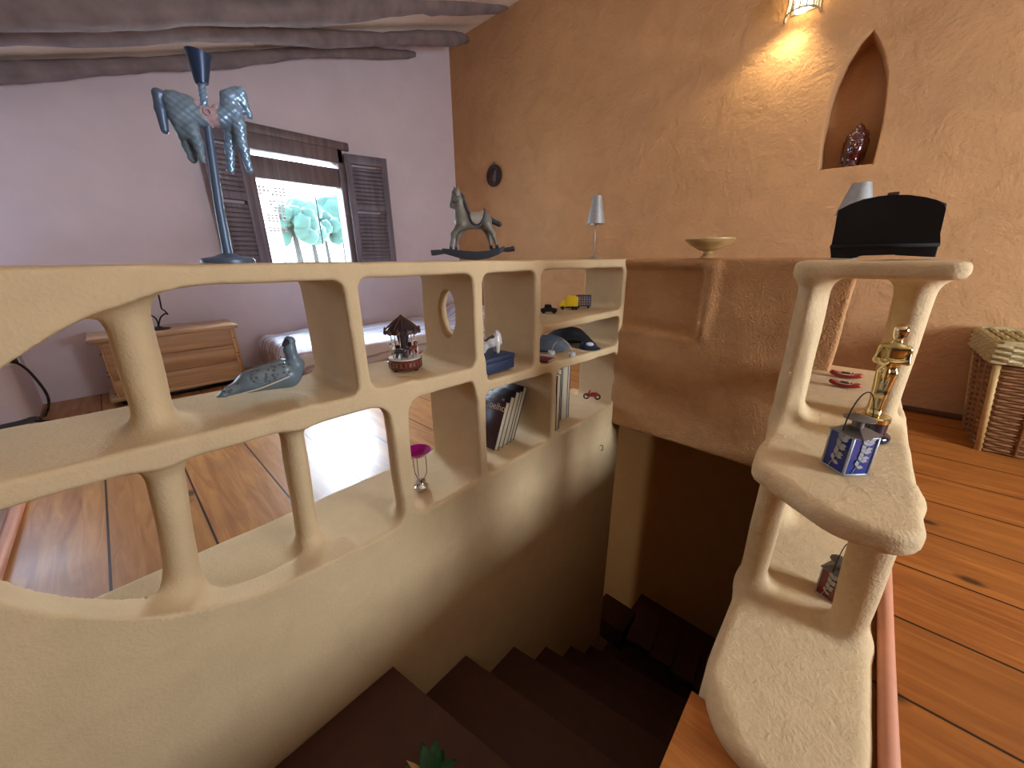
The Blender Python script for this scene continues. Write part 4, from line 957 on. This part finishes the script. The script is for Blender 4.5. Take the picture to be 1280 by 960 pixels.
# ------------------------------------------------------------------ 9. stepped shelf things
def leafpoly(bm, c, ux, uz, L_, W_, ang, nrm, th):
    """a flat leaf on a plane spanned by ux, uz"""
    d = ux*math.cos(ang)+uz*math.sin(ang); e = -ux*math.sin(ang)+uz*math.cos(ang); pts = []
    for t, w in ((0, .08), (.2, .7), (.45, 1), (.7, .75), (1, 0)): pts.append(c+d*L_*t+e*W_*w)
    for t, w in ((.7, .75), (.45, 1), (.2, .7), (0, .08)): pts.append(c+d*L_*t-e*W_*w)
    lo = [bm.verts.new(p) for p in pts]; hi = [bm.verts.new(p+nrm*th) for p in pts]; n = len(pts)
    bm.faces.new(lo[::-1]); bm.faces.new(hi)
    for i in range(n): bm.faces.new((lo[i], lo[(i+1) % n], hi[(i+1) % n], hi[i]))
def lantern(loc, rz, w, h, glass, label, hang=1):
    o = empty('tin_lantern', loc, rz, label, 'lantern', 'square tin lanterns'); a = w/2; e = w*.075
    bm = BM(); box(bm, -a, a, -a, a, 0, e*.7, .0008, 1); box(bm, -a, a, -a, a, h-e*.8, h, .0008, 1)
    for sx_ in (-1, 1):
        for sy_ in (-1, 1): box(bm, min(sx_*a, sx_*(a-e)), max(sx_*a, sx_*(a-e)), min(sy_*a, sy_*(a-e)), max(sy_*a, sy_*(a-e)), 0, h, .0006, 1)
    build('frame', bm, M['lantern'], o)
    for k in range(4):
        R_ = Matrix.Rotation(k*PI/2, 4, 'Z')
        bm = BM(); box(bm, -a+e*.8, a-e*.8, -a+.0022, -a+.0036, e*.6, h-e*.7, 0, 1, R_); pn = build('glass_pane', bm, glass, o, False)
        bm = BM(); ux = (R_ @ Vector((1, 0, 0))); uz = Vector((0, 0, 1)); nr = (R_ @ Vector((0, -1, 0))); c0 = R_ @ Vector((0, -a+.0014, 0))
        stem = [c0+ux*(-a*.35+a*.7*t+.12*a*math.sin(t*5))+uz*(e+(h-2*e)*(t**.85)) for t in [i/12 for i in range(13)]]
        tube(bm, stem, w*.016, 6)
        for i in (2, 4, 5, 7, 8, 10, 11):
            for sg in (-1, 1):
                leafpoly(bm, stem[i], ux, uz, w*.27, w*.075, math.radians(60+sg*58+(i-6)*4), nr, .0012)
        build('leaf_fretwork', bm, M['lantern'], pn, False)
    bm = BM(); r_ = a*1.14
    vs = [bm.verts.new((x*r_, y*r_, h+.001)) for x, y in ((-1, -1), (1, -1), (1, 1), (-1, 1))]; vt = [bm.verts.new((x*a*.36, y*a*.36, h+h*.16)) for x, y in ((-1, -1), (1, -1), (1, 1), (-1, 1))]
    bm.faces.new(vs[::-1]); bm.faces.new(vt)
    for i in range(4): bm.faces.new((vs[i], vs[(i+1) % 4], vt[(i+1) % 4], vt[i]))
    build('roof', bm, M['tin'], o, False)
    bm = BM(); lathe(bm, [(a*.36, h*1.12), (a*.36, h*1.36), (0, h*1.36)], 24); build('chimney', bm, M['tin'], o)
    bm = BM(); lathe(bm, [(0, h*1.36), (a*.95, h*1.36), (a*.95, h*1.38), (a*.3, h*1.46), (0, h*1.47)], 32); build('cap', bm, M['tin'], o)
    bm = BM()
    if hang: pts = [(math.cos(t)*a*1.0, 0, h*1.05+math.sin(t)*h*.98) for t in [PI*i/20 for i in range(21)]]
    else: pts = [(math.cos(t)*a*1.0*.9, math.sin(t)*0, h*1.05+math.sin(t)*h*.98) for t in [PI*i/20 for i in range(21)]]
    tube(bm, pts, w*.022, 6); build('handle', bm, M['iron'], o)
    return o
zs = rest(BV2, .05, 1.06, .7, .05)
c1 = onz(1017, 577, zs); c2 = onz(1052, 595, zs); c3 = onz(1087, 594, zs)
w = ((c2-c1).length+(c3-c2).length)/2*.94; e = (c3-c2).normalized(); rz = math.atan2(e.y, e.x); nn = Vector((-e.y, e.x, 0))
cc = (c2+c3)/2+nn*w/2
fz = Fr(((c2.x, c2.y, zs))); hL = fz.L(1061, 547).z-fz.L(1052, 595).z
la = lantern((cc.x, cc.y, zs), rz, w, hL, M['blueglass'], 'square tin lantern with cobalt blue panes on the middle shelf')
la.children[-1].rotation_euler = (0, 0, math.radians(18))
zs2 = rest(BV2, .09, 1.17, .3, .03)
q = onz(1028, 752, zs2); fz = Fr(q); hL2 = (fz.L(1028, 712).z-fz.L(1028, 752).z)
lb = lantern((q.x+.012, q.y+.04, zs2), rz+.35, w*.82, hL2*.9, M['redglass'], 'square tin lantern with dark red panes inside the lower opening')
# gold statuette
p = onz(1099, 549, .46); p = p+Vector((-.026, -.002, 0)); p.z = rest(BV2, p.x, p.y, .7, .045); f = Fr(p)
z0 = f.L(1098, 549).z; S = (f.L(1124, 545)-f.L(1076, 545)).length/50
hz = lambda x, y: f.L(x, y).z-z0
o = empty('trophy_statuette', p, f.rz, 'polished gold standing figure trophy on a dark blue round base', 'trophy')
h1 = hz(1100, 537); h2 = hz(1102, 520); h3 = hz(1103, 512)
S *= 1.22; h1, h2, h3 = 11*S, 29*S, 37*S
bm = BM(); lathe(bm, [(0, 0), (25*S, 0), (26*S, 2*S), (26*S, 6*S), (24.5*S, 9*S), (21*S, h1), (0, h1)], 40); build('base', bm, M['blueblack'], o)
bm = BM(); lathe(bm, [(0, h1), (19.5*S, h1), (19.5*S, h2), (0, h2)], 40); build('drum', bm, M['blueblack'], o)
bm = BM(); lathe(bm, [(0, h2), (20.5*S, h2), (20.5*S, h3-2*S), (19*S, h3), (0, h3)], 40); build('gold_collar', bm, M['gold'], o)
HT = hz(1125, 405)-h3
u = HT/8.0
def B(x, y, z): return (x*.66*u, y*.75*u, h3+z*u)
figp = [(B(-.32, 0, .15), B(-.30, 0, 2.0), .21*u, .28*u), (B(.32, 0, .15), B(.30, 0, 2.0), .21*u, .28*u), (B(-.30, 0, 2.0), B(-.42, 0, 3.9), .28*u, .42*u), (B(.30, 0, 2.0), B(.42, 0, 3.9), .28*u, .42*u),
        (B(-.32, -.35, .12), B(-.32, .1, .2), .24*u, .3*u), (B(.32, -.35, .12), B(.32, .1, .2), .24*u, .3*u),
        (B(0, 0, 3.9), B(0, 0, 4.7), 0.56*u, .46*u, (1, .75, 1)), (B(0, 0, 4.7), B(0, 0, 5.9), .50*u, .68*u, (1.05, .75, 1)), (B(-1.0, 0, 6.05), B(1.0, 0, 6.05), .32*u, .32*u),
        (B(-1.18, 0, 6.0), B(-1.42, -.1, 4.9), .27*u, .21*u), (B(-1.42, -.1, 4.9), B(-.35, -.72, 4.6), .20*u, .17*u), (B(1.18, 0, 6.0), B(1.42, -.1, 4.95), .27*u, .21*u), (B(1.42, -.1, 4.95), B(.25, -.74, 4.9), .20*u, .17*u),
        (B(-.1, -.75, 4.95), B(-.02, -.8, 3.0), .15*u, .10*u), (B(0, 0, 6.3), B(0, 0, 6.8), .34*u, .32*u)]
sdf_caps('figure', figp, .22*u, .11*u, M['gold'], o)
sdf_caps('head', [(B(0, 0, 7.1), B(0, 0, 7.55), .46*u, .52*u), (B(0, -.46, 7.12), B(0, -.42, 7.3), .10*u, .07*u), (B(0, -.2, 6.85), B(0, -.3, 6.9), .28*u, .24*u)], .2*u, .08*u, M['goldtop'], o)
# red boats on the middle shelf
for k, (px, py, Y_, lab) in enumerate(((1060, 459, 1.93, 'small dark red toy boat, further back on the middle shelf'), (1058, 472, 1.78, 'small dark red toy boat with white stripe, nearer on middle shelf'))):
    p = ony(px, py, Y_); p.z = rest(BV2, p.x, p.y, .7, .015); f = Fr(p); S = (f.L(1082, 465)-f.L(1040, 465)).length/42
    o = empty('toy_boat', p, f.rz+(.0 if k == 0 else -.12), lab, 'toy boat', 'red toy boats on the middle shelf')
    def hull(P, S=S):
        x, y, z = P; d = s_ell(P, (0, 0, 7.5*S), (22*S, 8*S, 7.4*S)); return np.maximum(np.maximum(d, z-(7.5*S+.012*x*x/S)), -z+.0004)
    sdf_obj('hull', hull, (-24*S, -9*S, -1*S), (24*S, 9*S, 20*S), .9*S, M['red'], o)
    bm = BM(); tube(bm, spline([(-20*S, -1.4*S, 9.4*S), (-10*S, -5.8*S, 8*S), (0, -6.6*S, 7.6*S), (10*S, -5.8*S, 8*S), (20*S, -1.4*S, 9.4*S)], 5), .9*S, 6); build('gunwale_stripe', bm, M['cream'], o)
    bm = BM(); box(bm, -6*S, 5*S, -3*S, 3*S, 7*S, 10.6*S, .8*S); tube(bm, [(8*S, 0, 7*S), (8*S, 0, 12.5*S)], .5*S, 6); build('cabin', bm, M['casebrown'], o)
# wire easel behind lower opening
q = onz(1006, 664, .034); zq = rest(BV2, .04, 1.48, .3, .07)+.001; o = empty('wire_stand', (.02, 1.44, zq), 0, 'thin black wire stand at the back of the lower opening', 'stand')
bm = BM(); a0 = Vector((-.02, .0, .003)); 
tube(bm, [(-.035, -.02, .003), (.07, -.02, .003), (.075, .0, .05), (.07, .10, .003), (-.035, .10, .003)], .0022, 6, True); tube(bm, [(.03, -.02, .003), (.045, .02, .055), (.055, .08, .12)], .0022, 6); tube(bm, [(.07, -.02, .003), (.075, -.02, .035)], .003, 6)
build('wire_frame', bm, M['iron'], o)
# ------------------------------------------------------------------ 10. back wall things
pc = ony(619, 220, YB); hw = (ony(628, 220, YB)-ony(611, 220, YB)).length/2; hh = (ony(619, 207, YB)-ony(620, 234, YB)).length/2
o = empty('oval_plaque', (pc.x, YB-.002, pc.z), 0, 'small dark oval relief plaque hung on the ochre wall', 'plaque')
def f_pl(P):
    x, y, z = P; k = np.sqrt((x/hw)**2+(z/hh)**2); d = np.maximum((k-1)*hw, np.abs(y+.012)-.011)
    d = smin(d, np.maximum(np.abs(k-.9)*hw-.012, np.abs(y+.022)-.008), .012)
    return smin(d, s_cap(P, (-.01, -.026, -hh*.4), (.01, -.026, hh*.35), hw*.4, hw*.28), .02)
sdf_obj('relief', f_pl, (-hw*1.2, -.07, -hh*1.2), (hw*1.2, .01, hh*1.2), .007, M['plaque'], o)
bm = BM(); tube(bm, [(math.cos(t*PI/5)*.014, -.012, hh+.012+math.sin(t*PI/5)*.014) for t in range(10)], .003, 6, True); build('hanging_ring', bm, M['plaque'], o)
# garnet head in niche
fl = min(v for u_, v in NICHE)
pn_ = ony(1063, 207, YB+.075); f = Fr((pn_.x, YB+.075, fl+.006)); z0 = f.L(1063, 207).z; S = (f.L(1085, 180)-f.L(1042, 180)).length/43
L = lambda x, y, dy=0.0: Vector((f.L(x, y).x, dy, f.L(x, y).z-z0))
f.o.z = fl+.0075
o = empty('buddha_ornament', f.o, f.rz, 'glossy dark red glass head ornament standing in the pointed niche', 'ornament')
def f_hd(P):
    x, y, z = P; s = S
    d = s_ell(P, (0, 0, 27*s), (14*s, 14*s, 19*s))
    d = smin(d, s_ell(P, (0, 2*s, 41*s), (14*s, 13*s, 11*s)), 3*s); d = smin(d, s_ell(P, (0, 1*s, 52*s), (6.5*s, 6.5*s, 6*s)), 2.5*s)
    d = smin(d, s_cap(P, (0, 0, 54*s), (0, 0, 60*s), 2.5*s, .8*s), 2*s)
    d = smin(d, s_cap(P, (0, 2*s, 2*s), (0, 1*s, 16*s), 11*s, 8.5*s), 4*s)
    for sg in (-1, 1): d = smin(d, s_cap(P, (sg*13*s, 2*s, 34*s), (sg*12*s, 2*s, 10*s), 3*s, 3*s), 3*s)
    d = smin(d, s_cap(P, (0, -13*s, 32*s), (0, -16.5*s, 23*s), 1.6*s, 2.8*s), 2*s)
    for sg in (-1, 1):
        d = -smin(-d, s_ell(P, (sg*5.6*s, -14.5*s, 30*s), (4.2*s, 3.2*s, 2.6*s)), 1.5*s); d = smin(d, s_ell(P, (sg*5.6*s, -11.6*s, 29.5*s), (3.2*s, 2*s, 1.9*s)), .8*s)
        d = smin(d, s_cap(P, (sg*2*s, -13.5*s, 34*s), (sg*9*s, -11*s, 34.5*s), 1.1*s, .8*s), 1*s)
    d = smin(d, s_cap(P, (-4*s, -12.8*s, 17.5*s), (4*s, -12.8*s, 17.5*s), 1.5*s, 1.5*s), 1.2*s)
    curls = .55*s*np.sin(x/s*1.25)*np.sin(z/s*1.25)*np.sin(y/s*1.25+.8)
    return np.maximum(d+np.where(z > 38*s, curls, 0), -z+.0004)
sdf_obj('head', f_hd, (-19*S, -20*S, -1*S), (19*S, 18*S, 63*S), 1.1*S, M['garnet'], o)
# wall sconce
ps = ony(1000, 12, YB-.10); o = empty('wall_sconce', (ps.x, YB, ps.z), 0, 'lit wall lamp of metal strips at the top edge of the ochre wall', 'wall lamp')
bm = BM()
for k in range(9):
    a = PI*k/8; x = -math.cos(a)*.085; y = -math.sin(a)*.12-.006; tube(bm, [(x, y, -.005), (x*.9, y*.92, .07), (x*1.05, y*1.02, .2)], .0045, 6)
for z in (0, .2): tube(bm, [(-math.cos(PI*k/16)*.087, -math.sin(PI*k/16)*.122-.006, z) for k in range(17)], .005, 6)
build('cage', bm, M['silver'], o)
bm = BM(); box(bm, -.06, .06, -.012, -.001, .02, .22, .003); build('backplate', bm, M['silver'], o)
bm = BM(); lathe(bm, [(0, .0), (.03, .006), (.045, .035), (.045, .13), (.02, .16), (0, .16)], 24, (0, -.062, 0)); build('bulb', bm, M['bulb'], o)
bm = BM(); tube(bm, [(0, -.004, .15), (0, -.062, .165)], .012, 8); build('arm', bm, M['silver'], o)
# wicker basket
o = empty('wicker_basket', (.86, 2.96, 0), 0, 'tall brown wicker basket with pale woven lid by the wall', 'basket')
def rrect(w, d, r, n=10):
    out = []
    for cx, cy, a0 in ((w-r, d-r, 0), (-w+r, d-r, PI/2), (-w+r, -d+r, PI), (w-r, -d+r, 1.5*PI)):
        for i in range(n): a = a0+PI/2*i/(n-1); out.append((cx+r*math.cos(a), cy+r*math.sin(a)))
    return out
def ring(w, d, n=96):
    pts = rrect(w, d, .03, 8); P_ = [Vector((x, y, 0)) for x, y in pts]; tot = 0; cum = [0]
    for i in range(len(P_)): tot += (P_[(i+1) % len(P_)]-P_[i]).length; cum.append(tot)
    out = []; j = 0
    for k in range(n):
        s_ = tot*k/n
        while cum[j+1] < s_: j += 1
        a = P_[j % len(P_)]; b = P_[(j+1) % len(P_)]; t = (s_-cum[j])/max(cum[j+1]-cum[j], 1e-9); p = a.lerp(b, t); nr_ = Vector(((b-a).y, -(b-a).x, 0)).normalized(); out.append((p, nr_))
    return out
def wd(z): return (.275+.075*(z/.52), .19+.07*(z/.52))
bm = BM(); rows = 30
for r_ in range(rows):
    z = .012+.42*r_/(rows-1); rg = ring(*wd(z)); tube(bm, [Vector((p.x, p.y, z))+n_*.006*math.sin(k*PI/3+(r_ % 2)*PI) for k, (p, n_) in enumerate(rg)], .0072, 6, True)
build('woven_body', bm, M['wick'], o)
for sx_ in (-1, 1):
    for sy_ in (-1, 1):
        bm = BM(); a = wd(0); b = wd(.44); tube(bm, [(sx_*(a[0]-.004), sy_*(a[1]-.004), 0), (sx_*(b[0]-.004), sy_*(b[1]-.004), .44)], .013, 8); build('corner_post', bm, M['wickl'], o)
bm = BM()
for k in range(1, 5):
    for sy_ in (-1, 1):
        a = wd(0); b = wd(.44); tt = -1+2*k/5; tube(bm, [(tt*a[0], sy_*(a[1]+.004), .01), (tt*b[0], sy_*(b[1]+.004), .43)], .009, 6)
for k in range(1, 4):
    for sx_ in (-1, 1):
        tt = -1+2*k/4; tube(bm, [(sx_*(a[0]+.004), tt*a[1], .01), (sx_*(b[0]+.004), tt*b[1], .43)], .009, 6)
build('upright_stakes', bm, M['wick'], o)
bm = BM()
for r_ in range(7):
    z = .455+.0125*r_; w_, d_ = wd(.5); rg = ring(w_+.012, d_+.012, 120); tube(bm, [Vector((p.x, p.y, z))+n_*.007*math.sin(k*PI/2+(r_ % 2)*PI) for k, (p, n_) in enumerate(rg)], .0085, 6, True)
for r_ in range(9):
    t = 1-r_/9; rg = ring(max((w_+.005)*t, .035), max((d_+.005)*t, .035), 80); tube(bm, [Vector((p.x, p.y, .54+.003*math.sin(k*PI/2+(r_ % 2)*PI))) for k, (p, n_) in enumerate(rg)], .013, 6, True)
build('lid', bm, M['wickg'], o)
# ------------------------------------------------------------------ 11. behind the divider
# chest
ch0 = empty('blanket_chest', (-3.66, .24, 0), 0, 'low pale pine blanket chest against the left wall', 'chest')
hy = .37; dx = .17
bm = BM()
for a, b in ((.05, .175), (.177, .305), (.307, .43)): box(bm, dx-.022, dx, -hy+.03, hy-.03, a, b, .003); box(bm, -dx, -dx+.022, -hy+.03, hy-.03, a, b, .003)
build('board_front', bm, M['chest'], ch0)
for s in (-1, 1):
    bm = BM(); box(bm, -dx-.001, dx+.002, s*hy-.018*(1 if s > 0 else -1) if s < 0 else hy-.03, hy if s > 0 else -hy+.03, .05, .43, .003); build('end_panel', bm, M['chest_end'], ch0)
bm = BM(); box(bm, -dx-.01, dx+.03, -hy-.025, hy+.025, .432, .462, .010, 3); build('lid', bm, M['chest'], ch0)
bm = BM(); box(bm, -dx-.006, dx+.02, -hy-.02, hy+.02, .035, .062, .008); build('plinth_moulding', bm, M['chest'], ch0)
bm = BM(); box(bm, -dx+.03, dx-.02, -hy+.03, hy-.03, 0, .036); build('plinth', bm, M['black'], ch0)
bm = BM()
for y_ in (-hy+.015, hy-.015):
    for z_ in (.09, .21, .24, .36): ball(bm, (dx+.002, y_, z_), .006, 1)
build('peg', bm, M['casebrown'], ch0)
# iron candle stand on chest
p = onx(197, 404, -3.62); p.z = .4635; f = Fr(p); z0 = f.L(197, 405).z; S = (f.L(212, 404)-f.L(182, 404)).length/30
L = lambda x, y, dy=0.0: Vector((f.L(x, y).x, dy, f.L(x, y).z-z0))
o = empty('iron_candle_stand', p, f.rz, 'curly black iron candle stand on the pine chest', 'candle stand')
bm = BM(); lathe(bm, [(0, 0), (15*S, 0), (15*S, 1.4*S), (6*S, 3*S), (2*S, 5*S), (0, 5*S)], 24); build('base', bm, M['iron'], o)
bm = BM()
x0 = L(196, 404).x
for pts in ([(196, 402), (195, 396), (191, 390), (184, 387), (177, 388)], [(196, 402), (197, 396), (199, 390), (204, 386), (208, 385)], [(208, 387), (204, 382), (200, 379), (198, 370), (196, 360), (199, 357), (203, 357)], [(177, 386), (181, 381), (182, 374), (178, 366), (179, 360)]):
    tube(bm, spline([L(x, y) for x, y in pts], 5), 1.1*S, 8)
build('scroll_arms', bm, M['iron'], o)
for x, y in ((179, 359), (203, 356)):
    bm = BM(); c = L(x, y); lathe(bm, [(0, 0), (4*S, 0), (4.5*S, 4*S), (3.6*S, 4*S), (0, 1*S)], 16, tuple(c)); build('candle_cup', bm, M['iron'], o)
# bed
bd = empty('day_bed', (-3.37, 2.0, 0), 0, 'low bed with white striped bedspread along the left wall', 'bed')
bx0, bx1, by0, by1 = -.50, .50, -1.16, 1.18
bm = BM(); box(bm, bx0, bx1, by0+.04, by1, .08, .24, .03, 3); build('mattress', bm, M['blanket'], bd)
bm = BM(); box(bm, bx0+.03, bx1-.03, by0+.08, by1-.03, .0, .09); build('bed_frame', bm, M['casebrown'], bd)
def f_sp(P):
    x, y, z = P; f = s_bb(P, bx0-.012, bx1+.012, by0+.25, by1, .09, .268, .04); i = s_bb(P, bx0+.004, bx1-.004, by0+.1, by1-.01, .0, .25, .035)
    pl = s_ell(P, (-.12, by1-.22, .30), (.36, .22, .12)); f = smin(f, pl, .08)
    return f+wob(P, .004, 9)
sdf_obj('bedspread', f_sp, (bx0-.06, by0+.15, .05), (bx1+.06, by1+.05, .46), .022, M['spread'], bd)
def f_bl(P): return s_bb(P, bx0-.022, bx1+.022, by0-.01, by0+.42, .10, .30, .06)+wob(P, .007, 12)
sdf_obj('folded_blanket', f_bl, (bx0-.06, by0-.06, .07), (bx1+.06, by0+.48, .34), .016, M['spread'], bd)
bm = BM(); rnd = random.Random(5)
for k in range(34):
    x = bx0+(bx1-bx0)*k/33; a = rnd.uniform(-.01, .01); tube(bm, [(x, by0-.012, .16+rnd.uniform(-.01, .04)), (x+a, by0-.028, .10), (x+a*2, by0-.022, .03+rnd.uniform(0, .03))], [.006, .007, .004], 5)
for k in range(12):
    y = by0+.02+.035*k; a = rnd.uniform(-.01, .01); tube(bm, [(bx1+.02, y, .15), (bx1+.034, y+a, .10), (bx1+.03, y+a*2, .05+rnd.uniform(0, .02))], [.006, .007, .004], 5)
build('fringe', bm, M['blanket'], bd)
# socket, plug, cord, black bag
ps = onx(10, 448, -3.42); yo = -.555
ps = onx(9, 447, -3.425)
o = empty('wall_socket', (-3.421, ps.y, ps.z), 0, 'pale square wall socket at the far left', 'socket')
bm = BM(); box(bm, 0, .012, -.04, .04, -.045, .045, .006, 3); build('face_plate', bm, M['plate'], o)
bm = BM(); lathe(bm, [(0, 0), (.022, 0), (.022, .006), (0, .006)], 20); bmesh.ops.transform(bm, matrix=Matrix.Translation((.006, 0, 0)) @ Matrix.Rotation(PI/2, 4, 'Y'), verts=bm.verts); build('socket_ring', bm, M['plate'], o)
o = empty('plug_lead', (-3.405, ps.y, ps.z), 0, 'black plug and lead hanging from the wall socket to the floor', 'power lead')
bm = BM(); tube(bm, [(.002, .012, 0), (.05, .02, -.002), (.07, .035, -.02)], [.022, .02, .009], 12); build('plug', bm, M['black'], o)
q = [onx(x, y, -3.36)-Vector((-3.405, ps.y, ps.z)) for x, y in ((22, 450), (35, 463), (50, 480), (58, 492), (61, 502))]
q2 = [onz(x, y, .006)-Vector((-3.405, ps.y, ps.z)) for x, y in ((60, 512), (56, 520))]
bm = BM(); tube(bm, spline([(.07, .035, -.02)]+q[1:]+q2, 5), .0065, 8); build('lead', bm, M['black'], o)
pb = onz(12, 546, .0); o = empty('flat_black_bag', (pb.x, pb.y, 0), 0, 'flat black padded bag lying on the floor at far left', 'bag')
sdf_obj('bag_body', lambda P: s_bb(P, -.18, .16, -.30, .12, .002, .05, .024)+wob(P, .003, 12), (-.22, -.36, -.01), (.22, .18, .07), .012, M['black'], o)
bm = BM(); tube(bm, spline([(-.05, .10, .045), (0, .19, .03), (.06, .18, .02), (.09, .09, .045)], 6), .008, 8); build('strap', bm, M['hat1'], o)
# plant on the stair
pp = onz(548, 950, -.40); o = empty('potted_plant', (pp.x+.005, pp.y-.03, -.529), 0, 'small potted plant with dark green leaves on the top stair', 'plant')
bm = BM(); lathe(bm, [(0, 0), (.03, 0), (.042, .06), (.045, .06), (.045, .072), (.039, .072), (.036, .05), (0, .05)], 28); build('pot', bm, M['terracotta'], o)
rnd = random.Random(11)
def leaf(o, a, L_, W_, up, m):
    bm = BM(); n = 10; vs = []
    for i in range(n+1):
        t = i/n; r_ = L_*t*math.cos(up*(1-.5*t)); z = .055+L_*t*math.sin(up*(1-.35*t)); w_ = W_*math.sin(PI*min(1, t*1.02+.02))**.8
        for s in (-1, 0, 1): vs.append(bm.verts.new((math.cos(a)*r_-math.sin(a)*w_*s, math.sin(a)*r_+math.cos(a)*w_*s, z+abs(s)*W_*.25)))
    for i in range(n):
        for j in (0, 1): bm.faces.new((vs[3*i+j], vs[3*i+j+1], vs[3*i+4+j], vs[3*i+3+j]))
    return build('leaf', bm, m, o, True, 0)
for k in range(11): leaf(o, 2*PI*k/11+rnd.random()*.3, rnd.uniform(.075, .10), .022, rnd.uniform(.8, 1.35), M['leafg'])
leaf(o, math.radians(200), .095, .010, 1.0, M['leaft'])
# ------------------------------------------------------------------ camera
cam = bpy.data.cameras.new('camera'); co = bpy.data.objects.new('camera', cam); COL.objects.link(co)
cam.sensor_width = 36; cam.sensor_fit = 'HORIZONTAL'; cam.lens = FPX*36/1280; cam.clip_start = .02; cam.clip_end = 200
mw = Matrix((( CR.x, CU.x, -CF.x, CP.x), (CR.y, CU.y, -CF.y, CP.y), (CR.z, CU.z, -CF.z, CP.z), (0, 0, 0, 1)))
co.matrix_world = mw; SC.camera = co
# ------------------------------------------------------------------ light
w = bpy.data.worlds.new('world'); SC.world = w; w.use_nodes = True
bg = w.node_tree.nodes['Background']; bg.inputs[0].default_value = (.62, .80, 1, 1); bg.inputs[1].default_value = 26.0
def area(name, loc, rot, sx, sy, col, power, portal=False):
    l = bpy.data.lights.new(name, 'AREA'); l.shape = 'RECTANGLE'; l.size = sx; l.size_y = sy; l.color = col; l.energy = power
    o = bpy.data.objects.new(name, l); COL.objects.link(o); o.location = loc; o.rotation_euler = rot
    if portal: l.cycles.is_portal = True
    return o
area('left_window_portal', (XL-.2, (WY0+WY1)/2, (WZ0+WZ1)/2), (0, -PI/2, 0), WZ1-WZ0, WY1-WY0, (1, 1, 1), 1, True)
area('right_window_light', (XR-.02, 1.62, (RW[2]+RW[3])/2), (0, PI/2, 0), RW[3]-RW[2], .85, (.86, .93, 1), 100)
area('second_left_window_light', (XL+.03, -1.0, 1.2), (0, -PI/2, 0), .75, .8, (.58, .76, 1), 22)
ll = bpy.data.lights.new('lower_room_light', 'POINT'); ll.energy = 24; ll.color = (1, .9, .7); ll.shadow_soft_size = .07
lo_ = bpy.data.objects.new('lower_room_light', ll); COL.objects.link(lo_); lo_.location = (-1.72, .9, -1.3)
pl = bpy.data.lights.new('sconce_lamp', 'SPOT'); pl.energy = 13; pl.color = (1, .84, .5); pl.shadow_soft_size = .07; pl.spot_size = math.radians(120); pl.spot_blend = .4
po = bpy.data.objects.new('sconce_lamp', pl); COL.objects.link(po); po.location = (ps_ := ony(1000, 12, YB-.10)) + Vector((0, -.0, -.03)); po.rotation_euler = (math.radians(8), math.radians(12), 0)
sun = bpy.data.lights.new('hazy_sun', 'SUN'); sun.energy = 85; sun.angle = math.radians(85); sun.color = (.74, .87, 1); so = bpy.data.objects.new('hazy_sun', sun); COL.objects.link(so); so.rotation_euler = Vector((-.88, .38, .24)).to_track_quat('Z', 'Y').to_euler()
SC.view_settings.view_transform = 'Standard'; SC.view_settings.look = 'None'; SC.view_settings.exposure = -.02; SC.view_settings.gamma = 1
SC.cycles.max_bounces = 8; SC.cycles.diffuse_bounces = 5; SC.cycles.sample_clamp_indirect = 6; SC.cycles.use_denoising = True
SC.cycles.caustics_reflective = False; SC.cycles.caustics_refractive = False
